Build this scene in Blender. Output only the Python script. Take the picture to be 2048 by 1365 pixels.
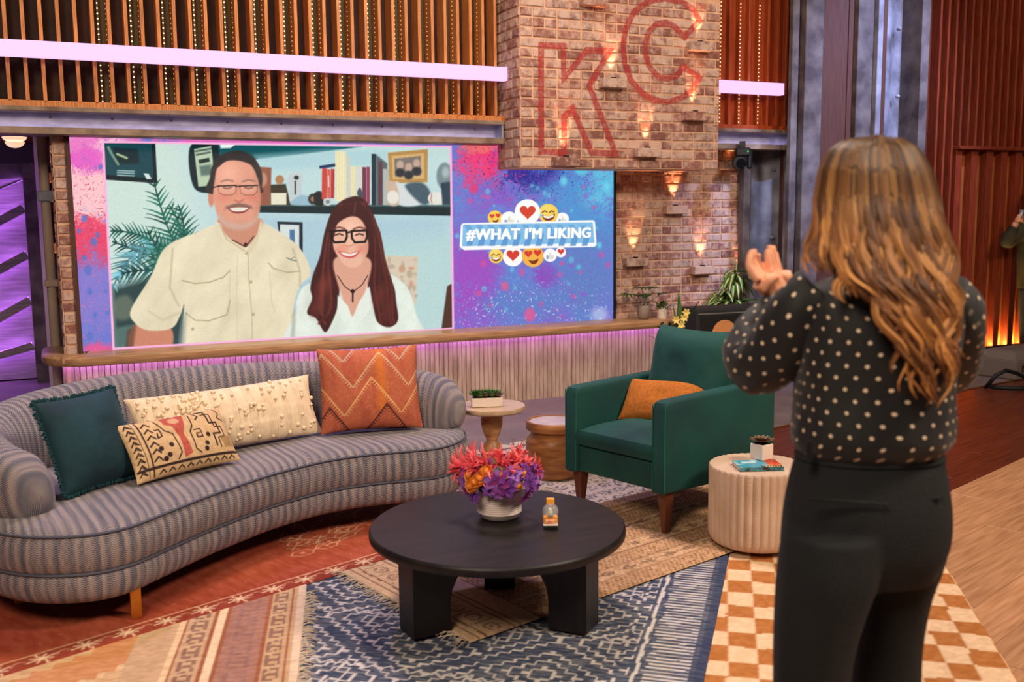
import bpy, math, random
import numpy as np
from mathutils import Vector, Matrix
random.seed(7); RNG = np.random.default_rng(11)
for _o in list(bpy.data.objects): bpy.data.objects.remove(_o)
SC = bpy.context.scene; COL = SC.collection
PI = math.pi
# ---------------------------------------------------------------- camera
FPX, CAMH = 1991.0, 1.55
YAW, PITCH, ROLL = math.radians(24.7), math.radians(7.35), math.radians(0.57)
FWD = np.array([math.sin(YAW)*math.cos(PITCH), math.cos(YAW)*math.cos(PITCH), -math.sin(PITCH)])
_rt = np.array([math.cos(YAW), -math.sin(YAW), 0.0]); _up = np.cross(_rt, FWD)
IMX = math.cos(ROLL)*_rt - math.sin(ROLL)*_up
IMY = -math.sin(ROLL)*_rt - math.cos(ROLL)*_up
CAMP = np.array([0, 0, CAMH])
cd = bpy.data.cameras.new('camera'); cam = bpy.data.objects.new('camera', cd); COL.objects.link(cam)
cd.sensor_width = 36.0; cd.lens = 36.0*FPX/2048
_m = Matrix.Identity(4)
for i in range(3):
    _m[i][0] = IMX[i]; _m[i][1] = -IMY[i]; _m[i][2] = -FWD[i]; _m[i][3] = CAMP[i]
cam.matrix_world = _m
cd.dof.use_dof = True; cd.dof.focus_distance = 5.4; cd.dof.aperture_fstop = 2.8
SC.camera = cam
# ---------------------------------------------------------------- world, lights, exposure
w = bpy.data.worlds.new('World'); SC.world = w; w.use_nodes = True
w.node_tree.nodes['Background'].inputs[0].default_value = (.16, .12, .15, 1)
w.node_tree.nodes['Background'].inputs[1].default_value = .22
vs = SC.view_settings
vs.view_transform = 'Standard'; vs.look = 'None'; vs.exposure = 0; vs.gamma = 1; vs.use_curve_mapping = False
def lin(c):
    c = np.array(c, float)/255.0
    return np.where(c <= .04045, c/12.92, ((c+.055)/1.055)**2.4)
def area(name, loc, target, size, power, col, spread=180):
    l = bpy.data.lights.new(name, 'AREA'); l.size = size; l.energy = power; l.color = col; l.spread = math.radians(spread)
    o = bpy.data.objects.new(name, l); COL.objects.link(o); o.location = loc
    o.rotation_euler = (Vector(target)-Vector(loc)).to_track_quat('-Z', 'Y').to_euler(); return o
def spot(name, loc, target, power, col, ang, blend=.5, rad=.1):
    l = bpy.data.lights.new(name, 'SPOT'); l.energy = power; l.color = col; l.spot_size = math.radians(ang); l.spot_blend = blend; l.shadow_soft_size = rad
    o = bpy.data.objects.new(name, l); COL.objects.link(o); o.location = loc
    o.rotation_euler = (Vector(target)-Vector(loc)).to_track_quat('-Z', 'Y').to_euler(); return o
WARM = (1, .82, .64)
# the studio's overhead rig, plus added spots noted on their lines
area('studio_key_light', (4.6, -.6, 5.2), (2.0, 4.2, .3), 1.1, 330, WARM)
area('studio_fill_light', (-1.8, -.4, 4.6), (1.6, 4.8, .5), 1.6, 235, WARM)
area('studio_top_light', (2.2, 5.1, 5.6), (1.6, 4.2, 0), 1.0, 190, (1, .82, .72))
spot('studio_set_spot', (3.6, 2.2, 5.4), (3.6, 7.2, 2.3), 210, (1, .78, .58), 62, .9, .25)
spot('studio_set_spot_end', (.9, 2.0, 5.4), (.8, 7.3, 2.3), 190, (1, .76, .5), 62, .9, .25)
spot('studio_column_spot', (7.4, 4.0, 5.6), (6.85, 7.2, 2.1), 2400, (.45, .55, 1), 40, .9, .2)
spot('added_hall_spot', (-.9, 8.6, 2.2), (-.5, 10.4, .7), 34, (.62, .34, 1), 110, .9, .1)  # added violet light to brighten the dark hall
spot('added_recess_spot', (4.7, 4.6, 4.4), (6.08, 7.5, 1.45), 520, (.45, .58, 1), 14, .7, .06)  # extra source added so the recess reads blue
spot('added_cedar_spot', (8.2, 2.6, 5.6), (8.6, 7.1, 2.2), 190, (1, .70, .5), 56, .9, .25)  # added warm light to brighten the cedar wall
spot('added_bay_spot', (5.0, 3.0, 5.2), (5.7, 7.4, 2.75), 150, (1, .72, .45), 24, .9, .15)  # added light to brighten the right balcony bay
spot('studio_violet_backlight', (1.0, 7.0, 5.4), (.9, 4.7, .4), 420, (.55, .45, 1), 60, .9, .2)

# ---------------------------------------------------------------- measuring helpers
def ray(x, y): return FWD + (x-1024)/FPX*IMX + (y-682.5)/FPX*IMY
def ground(x, y, z=0.0):
    d = ray(x, y); return CAMP + d*((z-CAMH)/d[2])
def on_y(x, y, Y):
    d = ray(x, y); return CAMP + d*(Y/d[1])
HF = np.array([math.sin(YAW), math.cos(YAW), 0.0])
def at_depth(x, y, Z):                      # Z: horizontal distance ahead of the camera
    d = ray(x, y); return CAMP + d*(Z/float(d @ HF))

# ---------------------------------------------------------------- objects
def _link(o, parent):
    COL.objects.link(o)
    if parent is not None: o.parent = parent
    return o
def tag(o, label=None, cat=None, group=None, kind=None):
    for k, v in (('label', label), ('category', cat), ('group', group), ('kind', kind)):
        if v: o[k] = v
    return o
def thing(name, label, cat, loc=(0, 0, 0), rz=0.0, group=None):
    o = bpy.data.objects.new(name, None); COL.objects.link(o)
    o.empty_display_size = .1; o.location = loc; o.rotation_euler = (0, 0, rz)
    return tag(o, label, cat, group)
def structure(name, loc=(0, 0, 0), rz=0.0):
    o = bpy.data.objects.new(name, None); COL.objects.link(o); o.location = loc; o.rotation_euler = (0, 0, rz); o['kind'] = 'structure'; return o
def inst(src, parent, loc, rot=(0, 0, 0), scale=None, name=None):
    o = src.copy()
    if name: o.name = name
    COL.objects.link(o); o.parent = parent; o.location = loc; o.rotation_euler = rot
    if scale: o.scale = scale
    return o
def catmull(P, n, closed=False):
    P = np.array(P, float); m = len(P); out = []
    segs = m if closed else m-1
    for k in range(n):
        t = k/(n if closed else n-1)*segs; i = min(int(t), segs-1); f = t-i
        g = (lambda j: P[j % m]) if closed else (lambda j: P[min(max(j, 0), m-1)])
        a, b, c, d = g(i-1), g(i), g(i+1), g(i+2)
        out.append(.5*((2*b)+(c-a)*f+(2*a-5*b+4*c-d)*f*f+(3*b-a-3*c+d)*f**3))
    return np.array(out)
class MB:
    def __init__(s): s.v = []; s.f = []; s.uv = []; s.c = []
    def add(s, v, f, uv=None, c=None):
        b = len(s.v); v = [tuple(map(float, p)) for p in v]; s.v += v
        s.f += [tuple(i+b for i in q) for q in f]
        s.uv += [tuple(map(float, p)) for p in uv] if uv is not None else [(0, 0)]*len(v)
        if c is not None: c = np.asarray(c, float)
        s.c += [(1, 1, 1)]*len(v) if c is None else ([tuple(c)]*len(v) if c.ndim == 1 else [tuple(q) for q in c])
        return s
    def box(s, x0, x1, y0, y1, z0, z1, b=0.0, c=None):
        if b <= 0:
            v = [(x, y, z) for z in (z0, z1) for y in (y0, y1) for x in (x0, x1)]
            return s.add(v, [(0, 2, 3, 1), (4, 5, 7, 6), (0, 1, 5, 4), (2, 6, 7, 3), (0, 4, 6, 2), (1, 3, 7, 5)], c=c)
        X, Y, Z = (x0, x1), (y0, y1), (z0, z1); v = []; idx = {}
        for i in (0, 1):
            for j in (0, 1):
                for k in (0, 1):
                    for a in range(3):
                        p = [X[i], Y[j], Z[k]]; sg = (i, j, k)
                        for q in range(3):
                            if q != a: p[q] += b if sg[q] == 0 else -b
                        idx[(i, j, k, a)] = len(v); v.append(p)
        f = []
        for a in range(3):
            o1, o2 = [q for q in range(3) if q != a]
            for sd in (0, 1):
                q = []
                for (m, n) in ((0, 0), (1, 0), (1, 1), (0, 1)):
                    t = [0, 0, 0]; t[a] = sd; t[o1] = m; t[o2] = n; q.append(idx[(*t, a)])
                f.append(q)
            for m in (0, 1):
                for n in (0, 1):
                    t0 = [0, 0, 0]; t1 = [0, 0, 0]; t0[o1] = t1[o1] = m; t0[o2] = t1[o2] = n; t1[a] = 1
                    f.append([idx[(*t0, o1)], idx[(*t1, o1)], idx[(*t1, o2)], idx[(*t0, o2)]])
        for i in (0, 1):
            for j in (0, 1):
                for k in (0, 1): f.append([idx[(i, j, k, a)] for a in range(3)])
        cc = np.array([(x0+x1)/2, (y0+y1)/2, (z0+z1)/2]); va = np.array(v, float); g = []
        for q in f:
            n = np.cross(va[q[1]]-va[q[0]], va[q[2]]-va[q[0]])
            g.append(q if n @ (va[q].mean(0)-cc) > 0 else q[::-1])
        return s.add(v, g, c=c)
    def prism(s, poly, z0, z1, c=None):
        n = len(poly); A = sum(poly[i][0]*poly[(i+1) % n][1]-poly[(i+1) % n][0]*poly[i][1] for i in range(n))
        if A < 0: poly = list(poly)[::-1]
        v = [(p[0], p[1], z0) for p in poly]+[(p[0], p[1], z1) for p in poly]
        f = [tuple(range(n))[::-1], tuple(range(n, 2*n))]+[(i, (i+1) % n, n+(i+1) % n, n+i) for i in range(n)]
        return s.add(v, f, c=c)
    def lathe(s, prof, n=32, ctr=(0, 0, 0), c=None, ang=None):
        v = []; f = []; uv = []; m = len(prof)
        for i in range(n):
            a = 2*PI*i/n
            for j, (r, z) in enumerate(prof):
                v.append((ctr[0]+r*math.cos(a), ctr[1]+r*math.sin(a), ctr[2]+z)); uv.append((i/n, z))
        for i in range(n):
            for j in range(m-1):
                a, b = i*m+j, ((i+1) % n)*m+j
                f.append((a, b, b+1, a+1))
        return s.add(v, f, uv, c)
    def tube(s, path, r, n=8, cap=True, c=None, flat=None, up=None):
        P = np.array(path, float); m = len(P); R = np.broadcast_to(np.array(r, float), (m,))
        T = np.gradient(P, axis=0); T /= np.maximum(np.linalg.norm(T, axis=1, keepdims=True), 1e-9)
        u = np.array(up if up is not None else (0, 0, 1.0), float)
        if abs(T[0] @ u)/np.linalg.norm(u) > .95: u = np.array([1.0, 0, 0])
        v = []; uv = []; L = np.concatenate([[0], np.cumsum(np.linalg.norm(np.diff(P, axis=0), axis=1))])
        for i in range(m):
            a = np.cross(T[i], u); a /= max(np.linalg.norm(a), 1e-9); b = np.cross(a, T[i]); u = b
            fl = 1.0 if flat is None else flat
            for k in range(n):
                t = 2*PI*k/n; v.append(P[i]+R[i]*(math.cos(t)*a+math.sin(t)*fl*b)); uv.append((k/n, L[i]))
        f = [(i*n+k, i*n+(k+1) % n, (i+1)*n+(k+1) % n, (i+1)*n+k) for i in range(m-1) for k in range(n)]
        if cap: f += [tuple(range(n))[::-1], tuple((m-1)*n+k for k in range(n))]
        if c is not None and np.ndim(c) == 2: c = np.repeat(np.asarray(c), n, axis=0)
        return s.add(v, f, uv, c)
    def loft(s, rings, uv=None, closed=True, cap=True, c=None):
        R = np.array(rings, float); m, n = R.shape[:2]; f = []
        for i in range(m-1):
            for k in range(n if closed else n-1):
                f.append((i*n+k, i*n+(k+1) % n, (i+1)*n+(k+1) % n, (i+1)*n+k))
        if cap and closed: f += [tuple(range(n))[::-1], tuple((m-1)*n+k for k in range(n))]
        return s.add(R.reshape(-1, 3), f, None if uv is None else np.array(uv).reshape(-1, 2), None if c is None else np.array(c).reshape(-1, 3))
    def ball(s, ctr, r, n=12, m=8, c=None):
        r = np.broadcast_to(np.array(r, float), (3,))
        v = [(ctr[0], ctr[1], ctr[2]-r[2])]; f = []
        for j in range(1, m):
            p = PI*j/m
            for k in range(n):
                a = 2*PI*k/n; v.append((ctr[0]+r[0]*math.sin(p)*math.cos(a), ctr[1]+r[1]*math.sin(p)*math.sin(a), ctr[2]-r[2]*math.cos(p)))
        v.append((ctr[0], ctr[1], ctr[2]+r[2])); e = len(v)-1
        for k in range(n):
            f.append((0, 1+(k+1) % n, 1+k)); f.append((e, 1+(m-2)*n+k, 1+(m-2)*n+(k+1) % n))
            for j in range(m-2):
                a = 1+j*n+k; b = 1+j*n+(k+1) % n; f.append((a, b, b+n, a+n))
        return s.add(v, f, c=c)
    def move(s, R=None, t=(0, 0, 0)):
        A = np.array(s.v)
        if R is not None: A = A @ np.array(R).T
        s.v = [tuple(p) for p in A+np.array(t)]; return s
    def build(s, name, mat, parent=None, smooth=False, col=False, uv=False, loc=None, rot=None):
        me = bpy.data.meshes.new(name); me.from_pydata(s.v, [], s.f); me.update()
        if smooth == 'auto':
            me.shade_smooth(); me.set_sharp_from_angle(angle=math.radians(38))
        elif smooth: me.shade_smooth()
        if uv:
            l = me.uv_layers.new(name='UVMap'); li = np.zeros(len(me.loops), np.int32); me.loops.foreach_get('vertex_index', li)
            l.data.foreach_set('uv', np.array(s.uv, np.float32)[li].ravel())
        if col:
            a = me.color_attributes.new('paint', 'FLOAT_COLOR', 'POINT')
            a.data.foreach_set('color', np.c_[np.array(s.c, np.float32), np.ones(len(s.v), np.float32)].ravel())
        me.materials.append(mat)
        o = bpy.data.objects.new(name, me); _link(o, parent)
        if loc is not None: o.location = loc
        if rot is not None: o.rotation_euler = rot
        return o
def bx(name, mat, parent, *a, b=0.0): return MB().box(*a, b=b).build(name, mat, parent)
def rotz(a): return np.array([[math.cos(a), -math.sin(a), 0], [math.sin(a), math.cos(a), 0], [0, 0, 1.0]])

# ---------------------------------------------------------------- materials
def material(name):
    m = bpy.data.materials.new(name); m.use_nodes = True; nt = m.node_tree
    return m, nt, nt.nodes['Principled BSDF']
def node(nt, t, **k):
    n = nt.nodes.new(t)
    for a, b in k.items(): setattr(n, a, b)
    return n
def rgba(c): return (*[float(q) for q in lin(c)], 1)
def M(name, c, rough=.6, metal=0.0, c2=None, scale=6.0, stretch=None, amt=1.0, bump=0.0, bscale=60.0, coord='Object', detail=4.0, sheen=0.0, rnd=0.0, spec=.4, coat=0.0, lo=.35, hi=.65):
    m, nt, b = material(name)
    b.inputs['Base Color'].default_value = rgba(c); b.inputs['Roughness'].default_value = rough; b.inputs['Metallic'].default_value = metal
    b.inputs['Specular IOR Level'].default_value = spec
    if coat: b.inputs['Coat Weight'].default_value = coat
    if sheen:
        b.inputs['Sheen Weight'].default_value = sheen; b.inputs['Sheen Roughness'].default_value = .4
        b.inputs['Sheen Tint'].default_value = (*[min(1, q*2.2+.08) for q in lin(c)], 1)
    tc = node(nt, 'ShaderNodeTexCoord'); mp = node(nt, 'ShaderNodeMapping')
    if coord == 'World':
        g = node(nt, 'ShaderNodeNewGeometry'); nt.links.new(g.outputs['Position'], mp.inputs['Vector'])
    else: nt.links.new(tc.outputs[coord], mp.inputs['Vector'])
    if stretch: mp.inputs['Scale'].default_value = stretch
    out = None
    if c2 is not None:
        n = node(nt, 'ShaderNodeTexNoise'); n.inputs['Scale'].default_value = scale; n.inputs['Detail'].default_value = detail
        nt.links.new(mp.outputs[0], n.inputs['Vector'])
        r = node(nt, 'ShaderNodeMapRange'); r.inputs['From Min'].default_value = lo; r.inputs['From Max'].default_value = hi; r.inputs['To Max'].default_value = amt
        nt.links.new(n.outputs['Fac'], r.inputs['Value'])
        x = node(nt, 'ShaderNodeMix', data_type='RGBA'); x.inputs['A'].default_value = rgba(c); x.inputs['B'].default_value = rgba(c2)
        nt.links.new(r.outputs[0], x.inputs['Factor']); out = x.outputs['Result']
    if rnd:
        oi = node(nt, 'ShaderNodeObjectInfo'); r = node(nt, 'ShaderNodeMapRange')
        r.inputs['To Min'].default_value = 1-rnd; r.inputs['To Max'].default_value = 1+rnd; nt.links.new(oi.outputs['Random'], r.inputs['Value'])
        h = node(nt, 'ShaderNodeHueSaturation'); nt.links.new(r.outputs[0], h.inputs['Value'])
        if out: nt.links.new(out, h.inputs['Color'])
        else: h.inputs['Color'].default_value = rgba(c)
        out = h.outputs['Color']
    if out: nt.links.new(out, b.inputs['Base Color'])
    if bump:
        n = node(nt, 'ShaderNodeTexNoise'); n.inputs['Scale'].default_value = bscale; n.inputs['Detail'].default_value = 3
        nt.links.new(mp.outputs[0], n.inputs['Vector'])
        bp = node(nt, 'ShaderNodeBump'); bp.inputs['Strength'].default_value = bump; bp.inputs['Distance'].default_value = .01
        nt.links.new(n.outputs['Fac'], bp.inputs['Height']); nt.links.new(bp.outputs[0], b.inputs['Normal'])
    return m
def EM(name, c, strength=1.0, base=(20, 20, 20)):
    m, nt, b = material(name)
    b.inputs['Base Color'].default_value = rgba(base); b.inputs['Emission Color'].default_value = rgba(c); b.inputs['Emission Strength'].default_value = strength
    return m
def PAINT(name, rough=.85, emit=0.0, bump=0.0, bscale=300.0, sheen=0.0, coat=0.0):
    m, nt, b = material(name); a = node(nt, 'ShaderNodeVertexColor', layer_name='paint')
    if emit:
        b.inputs['Base Color'].default_value = (.01, .01, .01, 1); nt.links.new(a.outputs['Color'], b.inputs['Emission Color']); b.inputs['Emission Strength'].default_value = emit
    else: nt.links.new(a.outputs['Color'], b.inputs['Base Color'])
    b.inputs['Roughness'].default_value = rough; b.inputs['Specular IOR Level'].default_value = .25
    if sheen: b.inputs['Sheen Weight'].default_value = sheen
    if coat: b.inputs['Coat Weight'].default_value = coat
    if bump:
        tc = node(nt, 'ShaderNodeTexCoord'); n = node(nt, 'ShaderNodeTexNoise'); n.inputs['Scale'].default_value = bscale
        nt.links.new(tc.outputs['Object'], n.inputs['Vector']); bp = node(nt, 'ShaderNodeBump'); bp.inputs['Strength'].default_value = bump; bp.inputs['Distance'].default_value = .004
        nt.links.new(n.outputs['Fac'], bp.inputs['Height']); nt.links.new(bp.outputs[0], b.inputs['Normal'])
    return m
# ---------------------------------------------------------------- numpy painting helpers (values are sRGB 0..255)
def vnoise(x, y, seed=0):
    xi = np.floor(x).astype(np.int64); yi = np.floor(y).astype(np.int64); fx = x-xi; fy = y-yi
    fx = fx*fx*(3-2*fx); fy = fy*fy*(3-2*fy)
    def h(a, b):
        q = (a*374761393+b*668265263+seed*974634599) & 0xffffffff
        q = ((q ^ (q >> 13))*1274126177) & 0xffffffff
        return ((q ^ (q >> 16)) & 0xffff)/65535.0
    return (h(xi, yi)*(1-fx)+h(xi+1, yi)*fx)*(1-fy)+(h(xi, yi+1)*(1-fx)+h(xi+1, yi+1)*fx)*fy
def fbm(x, y, o=4, seed=0):
    s = 0; a = .5; t = 0
    for k in range(o): s = s+a*vnoise(x*2**k, y*2**k, seed+k*17); t += a; a *= .5
    return s/t
class Canvas:
    """colour per sample point; X, Y are the points' pattern coordinates"""
    def __init__(s, X, Y, c=(0, 0, 0)): s.X = X.ravel(); s.Y = Y.ravel(); s.C = np.tile(np.array(c, float), (s.X.size, 1))
    def put(s, m, c, idx=None):
        c = np.array(c, float)
        if idx is None: s.C += (c-s.C)*m[:, None]
        else: s.C[idx] += (c-s.C[idx])*m[:, None]
    def near(s, x0, x1, y0, y1): return np.nonzero((s.X > x0) & (s.X < x1) & (s.Y > y0) & (s.Y < y1))[0]
    def poly(s, P, c, soft=1.0, a=1.0, shade=None):
        P = np.array(P, float); i = s.near(P[:, 0].min()-3*soft, P[:, 0].max()+3*soft, P[:, 1].min()-3*soft, P[:, 1].max()+3*soft)
        if not len(i): return s
        x, y = s.X[i], s.Y[i]; d = np.full(len(i), 1e18); ins = np.zeros(len(i), bool); n = len(P)
        for k in range(n):
            a0, b0 = P[k], P[(k+1) % n]; e = b0-a0; wx, wy = x-a0[0], y-a0[1]
            t = np.clip((wx*e[0]+wy*e[1])/max(e @ e, 1e-12), 0, 1); d = np.minimum(d, (wx-e[0]*t)**2+(wy-e[1]*t)**2)
            cr = ((a0[1] > y) != (b0[1] > y)); 
            if e[1] != 0: ins ^= cr & (x < a0[0]+e[0]*(y-a0[1])/e[1])
        sd = np.sqrt(d)*np.where(ins, 1, -1); m = np.clip(.5+sd/(2*soft), 0, 1)*a
        cc = np.array(c, float) if shade is None else np.array(c, float)[None]+shade(x, y)[:, None]
        s.put(m, cc, i); return s
    def blob(s, P, c, soft=1.0, a=1.0, n=48, shade=None): return s.poly(catmull(P, n, True), c, soft, a, shade)
    def ell(s, cx, cy, rx, ry, c, soft=1.0, a=1.0, rot=0.0, shade=None):
        R = max(rx, ry)+2*soft; i = s.near(cx-R, cx+R, cy-R, cy+R)
        if not len(i): return s
        x, y = s.X[i]-cx, s.Y[i]-cy; ca, sa = math.cos(rot), math.sin(rot); u, v = x*ca+y*sa, -x*sa+y*ca
        q = np.sqrt((u/rx)**2+(v/ry)**2); sd = (1-q)*min(rx, ry); m = np.clip(.5+sd/(2*soft), 0, 1)*a
        cc = np.array(c, float) if shade is None else np.array(c, float)[None]+shade(s.X[i], s.Y[i])[:, None]
        s.put(m, cc, i); return s
    def line(s, P, wd, c, soft=.7, a=1.0, taper=False):
        P = np.array(P, float); i = s.near(P[:, 0].min()-wd-2*soft, P[:, 0].max()+wd+2*soft, P[:, 1].min()-wd-2*soft, P[:, 1].max()+wd+2*soft)
        if not len(i): return s
        x, y = s.X[i], s.Y[i]; best = np.full(len(i), -1e9); n = len(P)-1
        for k in range(n):
            e = P[k+1]-P[k]; wx, wy = x-P[k][0], y-P[k][1]; t = np.clip((wx*e[0]+wy*e[1])/max(e @ e, 1e-12), 0, 1)
            ww = wd/2*(1-.85*(k+t)/n if taper else 1.0)
            best = np.maximum(best, ww-np.sqrt((wx-e[0]*t)**2+(wy-e[1]*t)**2))
        s.put(np.clip(.5+best/(2*soft), 0, 1)*a, c, i); return s
    def lin(s): return lin(np.clip(s.C, 0, 255))
def sheet(nx, ny):
    """unit grid: u, v arrays (ny+1, nx+1) and quads"""
    u, v = np.meshgrid(np.linspace(0, 1, nx+1), np.linspace(0, 1, ny+1))
    a = (np.arange(ny)[:, None]*(nx+1)+np.arange(nx)[None]).ravel()
    return u, v, np.stack([a, a+1, a+nx+2, a+nx+1], 1)
def fast_mesh(name, verts, quads, mat, parent=None, cols=None, smooth=True, uv=None):
    me = bpy.data.meshes.new(name); nv, nf = len(verts), len(quads)
    me.vertices.add(nv); me.vertices.foreach_set('co', np.asarray(verts, np.float32).ravel())
    me.loops.add(nf*4); me.loops.foreach_set('vertex_index', np.asarray(quads, np.int32).ravel())
    me.polygons.add(nf); me.polygons.foreach_set('loop_start', np.arange(0, nf*4, 4, dtype=np.int32))
    me.update(calc_edges=True); me.validate()
    if smooth: me.shade_smooth()
    if cols is not None:
        a = me.color_attributes.new('paint', 'FLOAT_COLOR', 'POINT')
        a.data.foreach_set('color', np.c_[np.asarray(cols, np.float32), np.ones(nv, np.float32)].ravel())
    if uv is not None:
        l = me.uv_layers.new(name='UVMap'); l.data.foreach_set('uv', np.asarray(uv, np.float32)[np.asarray(quads).ravel()].ravel())
    me.materials.append(mat); o = bpy.data.objects.new(name, me); return _link(o, parent)
# ================================================================ materials of the set
m_brick, nt, b = material('old_brick')
g = node(nt, 'ShaderNodeNewGeometry'); oi = node(nt, 'ShaderNodeObjectInfo')
cr = node(nt, 'ShaderNodeValToRGB'); el = cr.color_ramp.elements
el[0].color = rgba((124, 80, 72)); el[1].color = rgba((154, 98, 82)); el[1].position = 1
e = el.new(.35); e.color = rgba((144, 90, 78)); e = el.new(.7); e.color = rgba((112, 80, 76))
nt.links.new(oi.outputs['Random'], cr.inputs[0])
n1 = node(nt, 'ShaderNodeTexNoise'); n1.inputs['Scale'].default_value = 15; n1.inputs['Detail'].default_value = 7; n1.inputs['Roughness'].default_value = .72
nt.links.new(g.outputs['Position'], n1.inputs['Vector'])
ad = node(nt, 'ShaderNodeMath', operation='MULTIPLY_ADD'); ad.inputs[1].default_value = .22; nt.links.new(oi.outputs['Random'], ad.inputs[0]); nt.links.new(n1.outputs['Fac'], ad.inputs[2])
mr = node(nt, 'ShaderNodeMapRange'); mr.inputs['From Min'].default_value = .48; mr.inputs['From Max'].default_value = .70; mr.inputs['To Max'].default_value = .78; nt.links.new(ad.outputs[0], mr.inputs[0])
mx = node(nt, 'ShaderNodeMix', data_type='RGBA'); mx.inputs['B'].default_value = rgba((212, 182, 164)); nt.links.new(cr.outputs[0], mx.inputs['A']); nt.links.new(mr.outputs[0], mx.inputs['Factor'])
nt.links.new(mx.outputs['Result'], b.inputs['Base Color']); b.inputs['Roughness'].default_value = .9
n2 = node(nt, 'ShaderNodeTexNoise'); n2.inputs['Scale'].default_value = 90; nt.links.new(g.outputs['Position'], n2.inputs['Vector'])
bp = node(nt, 'ShaderNodeBump'); bp.inputs['Strength'].default_value = .5; bp.inputs['Distance'].default_value = .004; nt.links.new(n2.outputs[0], bp.inputs['Height']); nt.links.new(bp.outputs[0], b.inputs['Normal'])
m_mortar = M('mortar', (226, 182, 150), .95, c2=(200, 152, 124), scale=7, bump=.5, coord='World')
m_fin = M('slat_wood', (206, 132, 70), .45, c2=(162, 94, 44), scale=5, stretch=(30, 30, 1.2), coord='World', rnd=.12)
m_finback = M('slat_backing', (70, 42, 28), .7, c2=(48, 30, 22), scale=4, coord='World')
m_redwood = M('cedar_wood', (176, 76, 32), .42, c2=(136, 52, 22), scale=5, stretch=(30, 30, 1), coord='World', rnd=.1)
m_redfin = M('cedar_dark', (142, 60, 34), .4, c2=(104, 40, 22), scale=5, stretch=(26, 26, 1), coord='World', rnd=.12)
m_steel = M('raw_steel', (156, 156, 170), .55, .1, c2=(92, 90, 100), scale=4, bump=.35, bscale=120, coord='World')
m_steel_dark = M('dark_steel', (112, 102, 100), .6, .1, c2=(70, 60, 62), scale=6, bump=.35, bscale=120, coord='World')
m_beam = M('weathered_beam', (150, 128, 110), .6, .2, c2=(104, 84, 70), scale=7, bump=.25, coord='World')
m_web = M('beam_web', (176, 170, 178), .6, .1, c2=(140, 134, 146), scale=5, stretch=(1, 1, 3), bump=.2, bscale=40, coord='World')
m_colwood = M('column_wood', (92, 54, 42), .6, c2=(66, 38, 32), scale=5, stretch=(34, 34, .8), coord='World')
m_dark = M('black_paint', (20, 18, 18), .6)
m_ledge = M('ledge_oak', (196, 152, 112), .38, c2=(158, 116, 82), scale=4, stretch=(1.2, 14, 14), coord='World', coat=.15)
m_rib = M('limed_rib', (196, 172, 152), .7, c2=(160, 134, 116), scale=4, stretch=(8, 8, 1), coord='World', rnd=.06)
m_gap = M('rib_gap', (130, 102, 86), .9)
m_purple = EM('violet_led', (196, 138, 255), 30.0); m_doorled = EM('door_violet_led', (184, 110, 255), 22.0)
m_bar = EM('pink_light_bar', (247, 200, 255), 1.15)
m_dot = EM('warm_led_dot', (255, 226, 160), 3.0)
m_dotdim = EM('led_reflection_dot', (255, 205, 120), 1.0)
m_concrete = M('studio_floor', (128, 112, 112), .5, c2=(108, 94, 96), scale=3, coord='World')
m_lightplank = M('pale_oak_plank', (196, 146, 106), .4, c2=(166, 118, 82), scale=3, stretch=(1.2, 16, 1), rnd=.09)
m_redplank = M('mahogany_plank', (120, 56, 34), .3, c2=(86, 38, 24), scale=3, stretch=(1, 24, 1), rnd=.16)
m_pipe = M('cream_pipe', (190, 168, 150), .5, c2=(168, 146, 130), scale=3)
# ================================================================ floor
floor = structure('floor')
bx('concrete_slab', m_concrete, floor, -4, 14, -3, 13, -.2, -.012)
A1 = math.atan2(4.189-3.839, 5.445-4.394); d1 = np.array([math.cos(A1), math.sin(A1)]); n1_ = np.array([-d1[1], d1[0]]); P1 = np.array([4.394, 3.839])
def plank_rows(mat, off0, rows, wd, length, s0, s1, stag, thick):
    proto = None
    for r in range(rows):
        o0 = off0+(r if off0 >= 0 else -r-1)*wd
        s = s0+((r*stag) % length)-length
        while s < s1:
            p = P1+d1*(s+length/2)+n1_*(o0+wd/2)
            if proto is None:
                proto = MB().box(-length/2+.0015, length/2-.0015, -wd/2+.0012, wd/2-.0012, -.012, 0, b=.0015).build('plank', mat, floor, loc=(p[0], p[1], thick), rot=(0, 0, A1))
            else: inst(proto, floor, (p[0], p[1], thick), (0, 0, A1))
            s += length
plank_rows(m_lightplank, -1e-9, 17, .19, 1.7, -3.4, 2.4, .63, 0)
plank_rows(m_redplank, 0.0, 21, .105, 1.9, -4.2, 4.8, .71, -.001)
q = [ground(1300, 900)[:2], (4.759, 5.589), (6.85, 5.986), (7.599, 6.122), (12, 6.95), (12, 12.5), (-3.5, 12.5), (-3.5, 5.2), (1.0, 5.3)]
tag(MB().prism([(2.6, 5.18)]+[tuple(p) for p in q[1:]], -.011, .003).build('painted_floor', m_concrete, floor))
tag(MB().tube([(4.2, 5.475, .003), (4.759, 5.586, .003), (6.85, 5.983, .003), (7.6, 6.119, .003), (11, 6.75, .003)], .006, 6).build('brass_edge_strip', M('brass', (190, 130, 60), .35, .9), floor))
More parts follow.
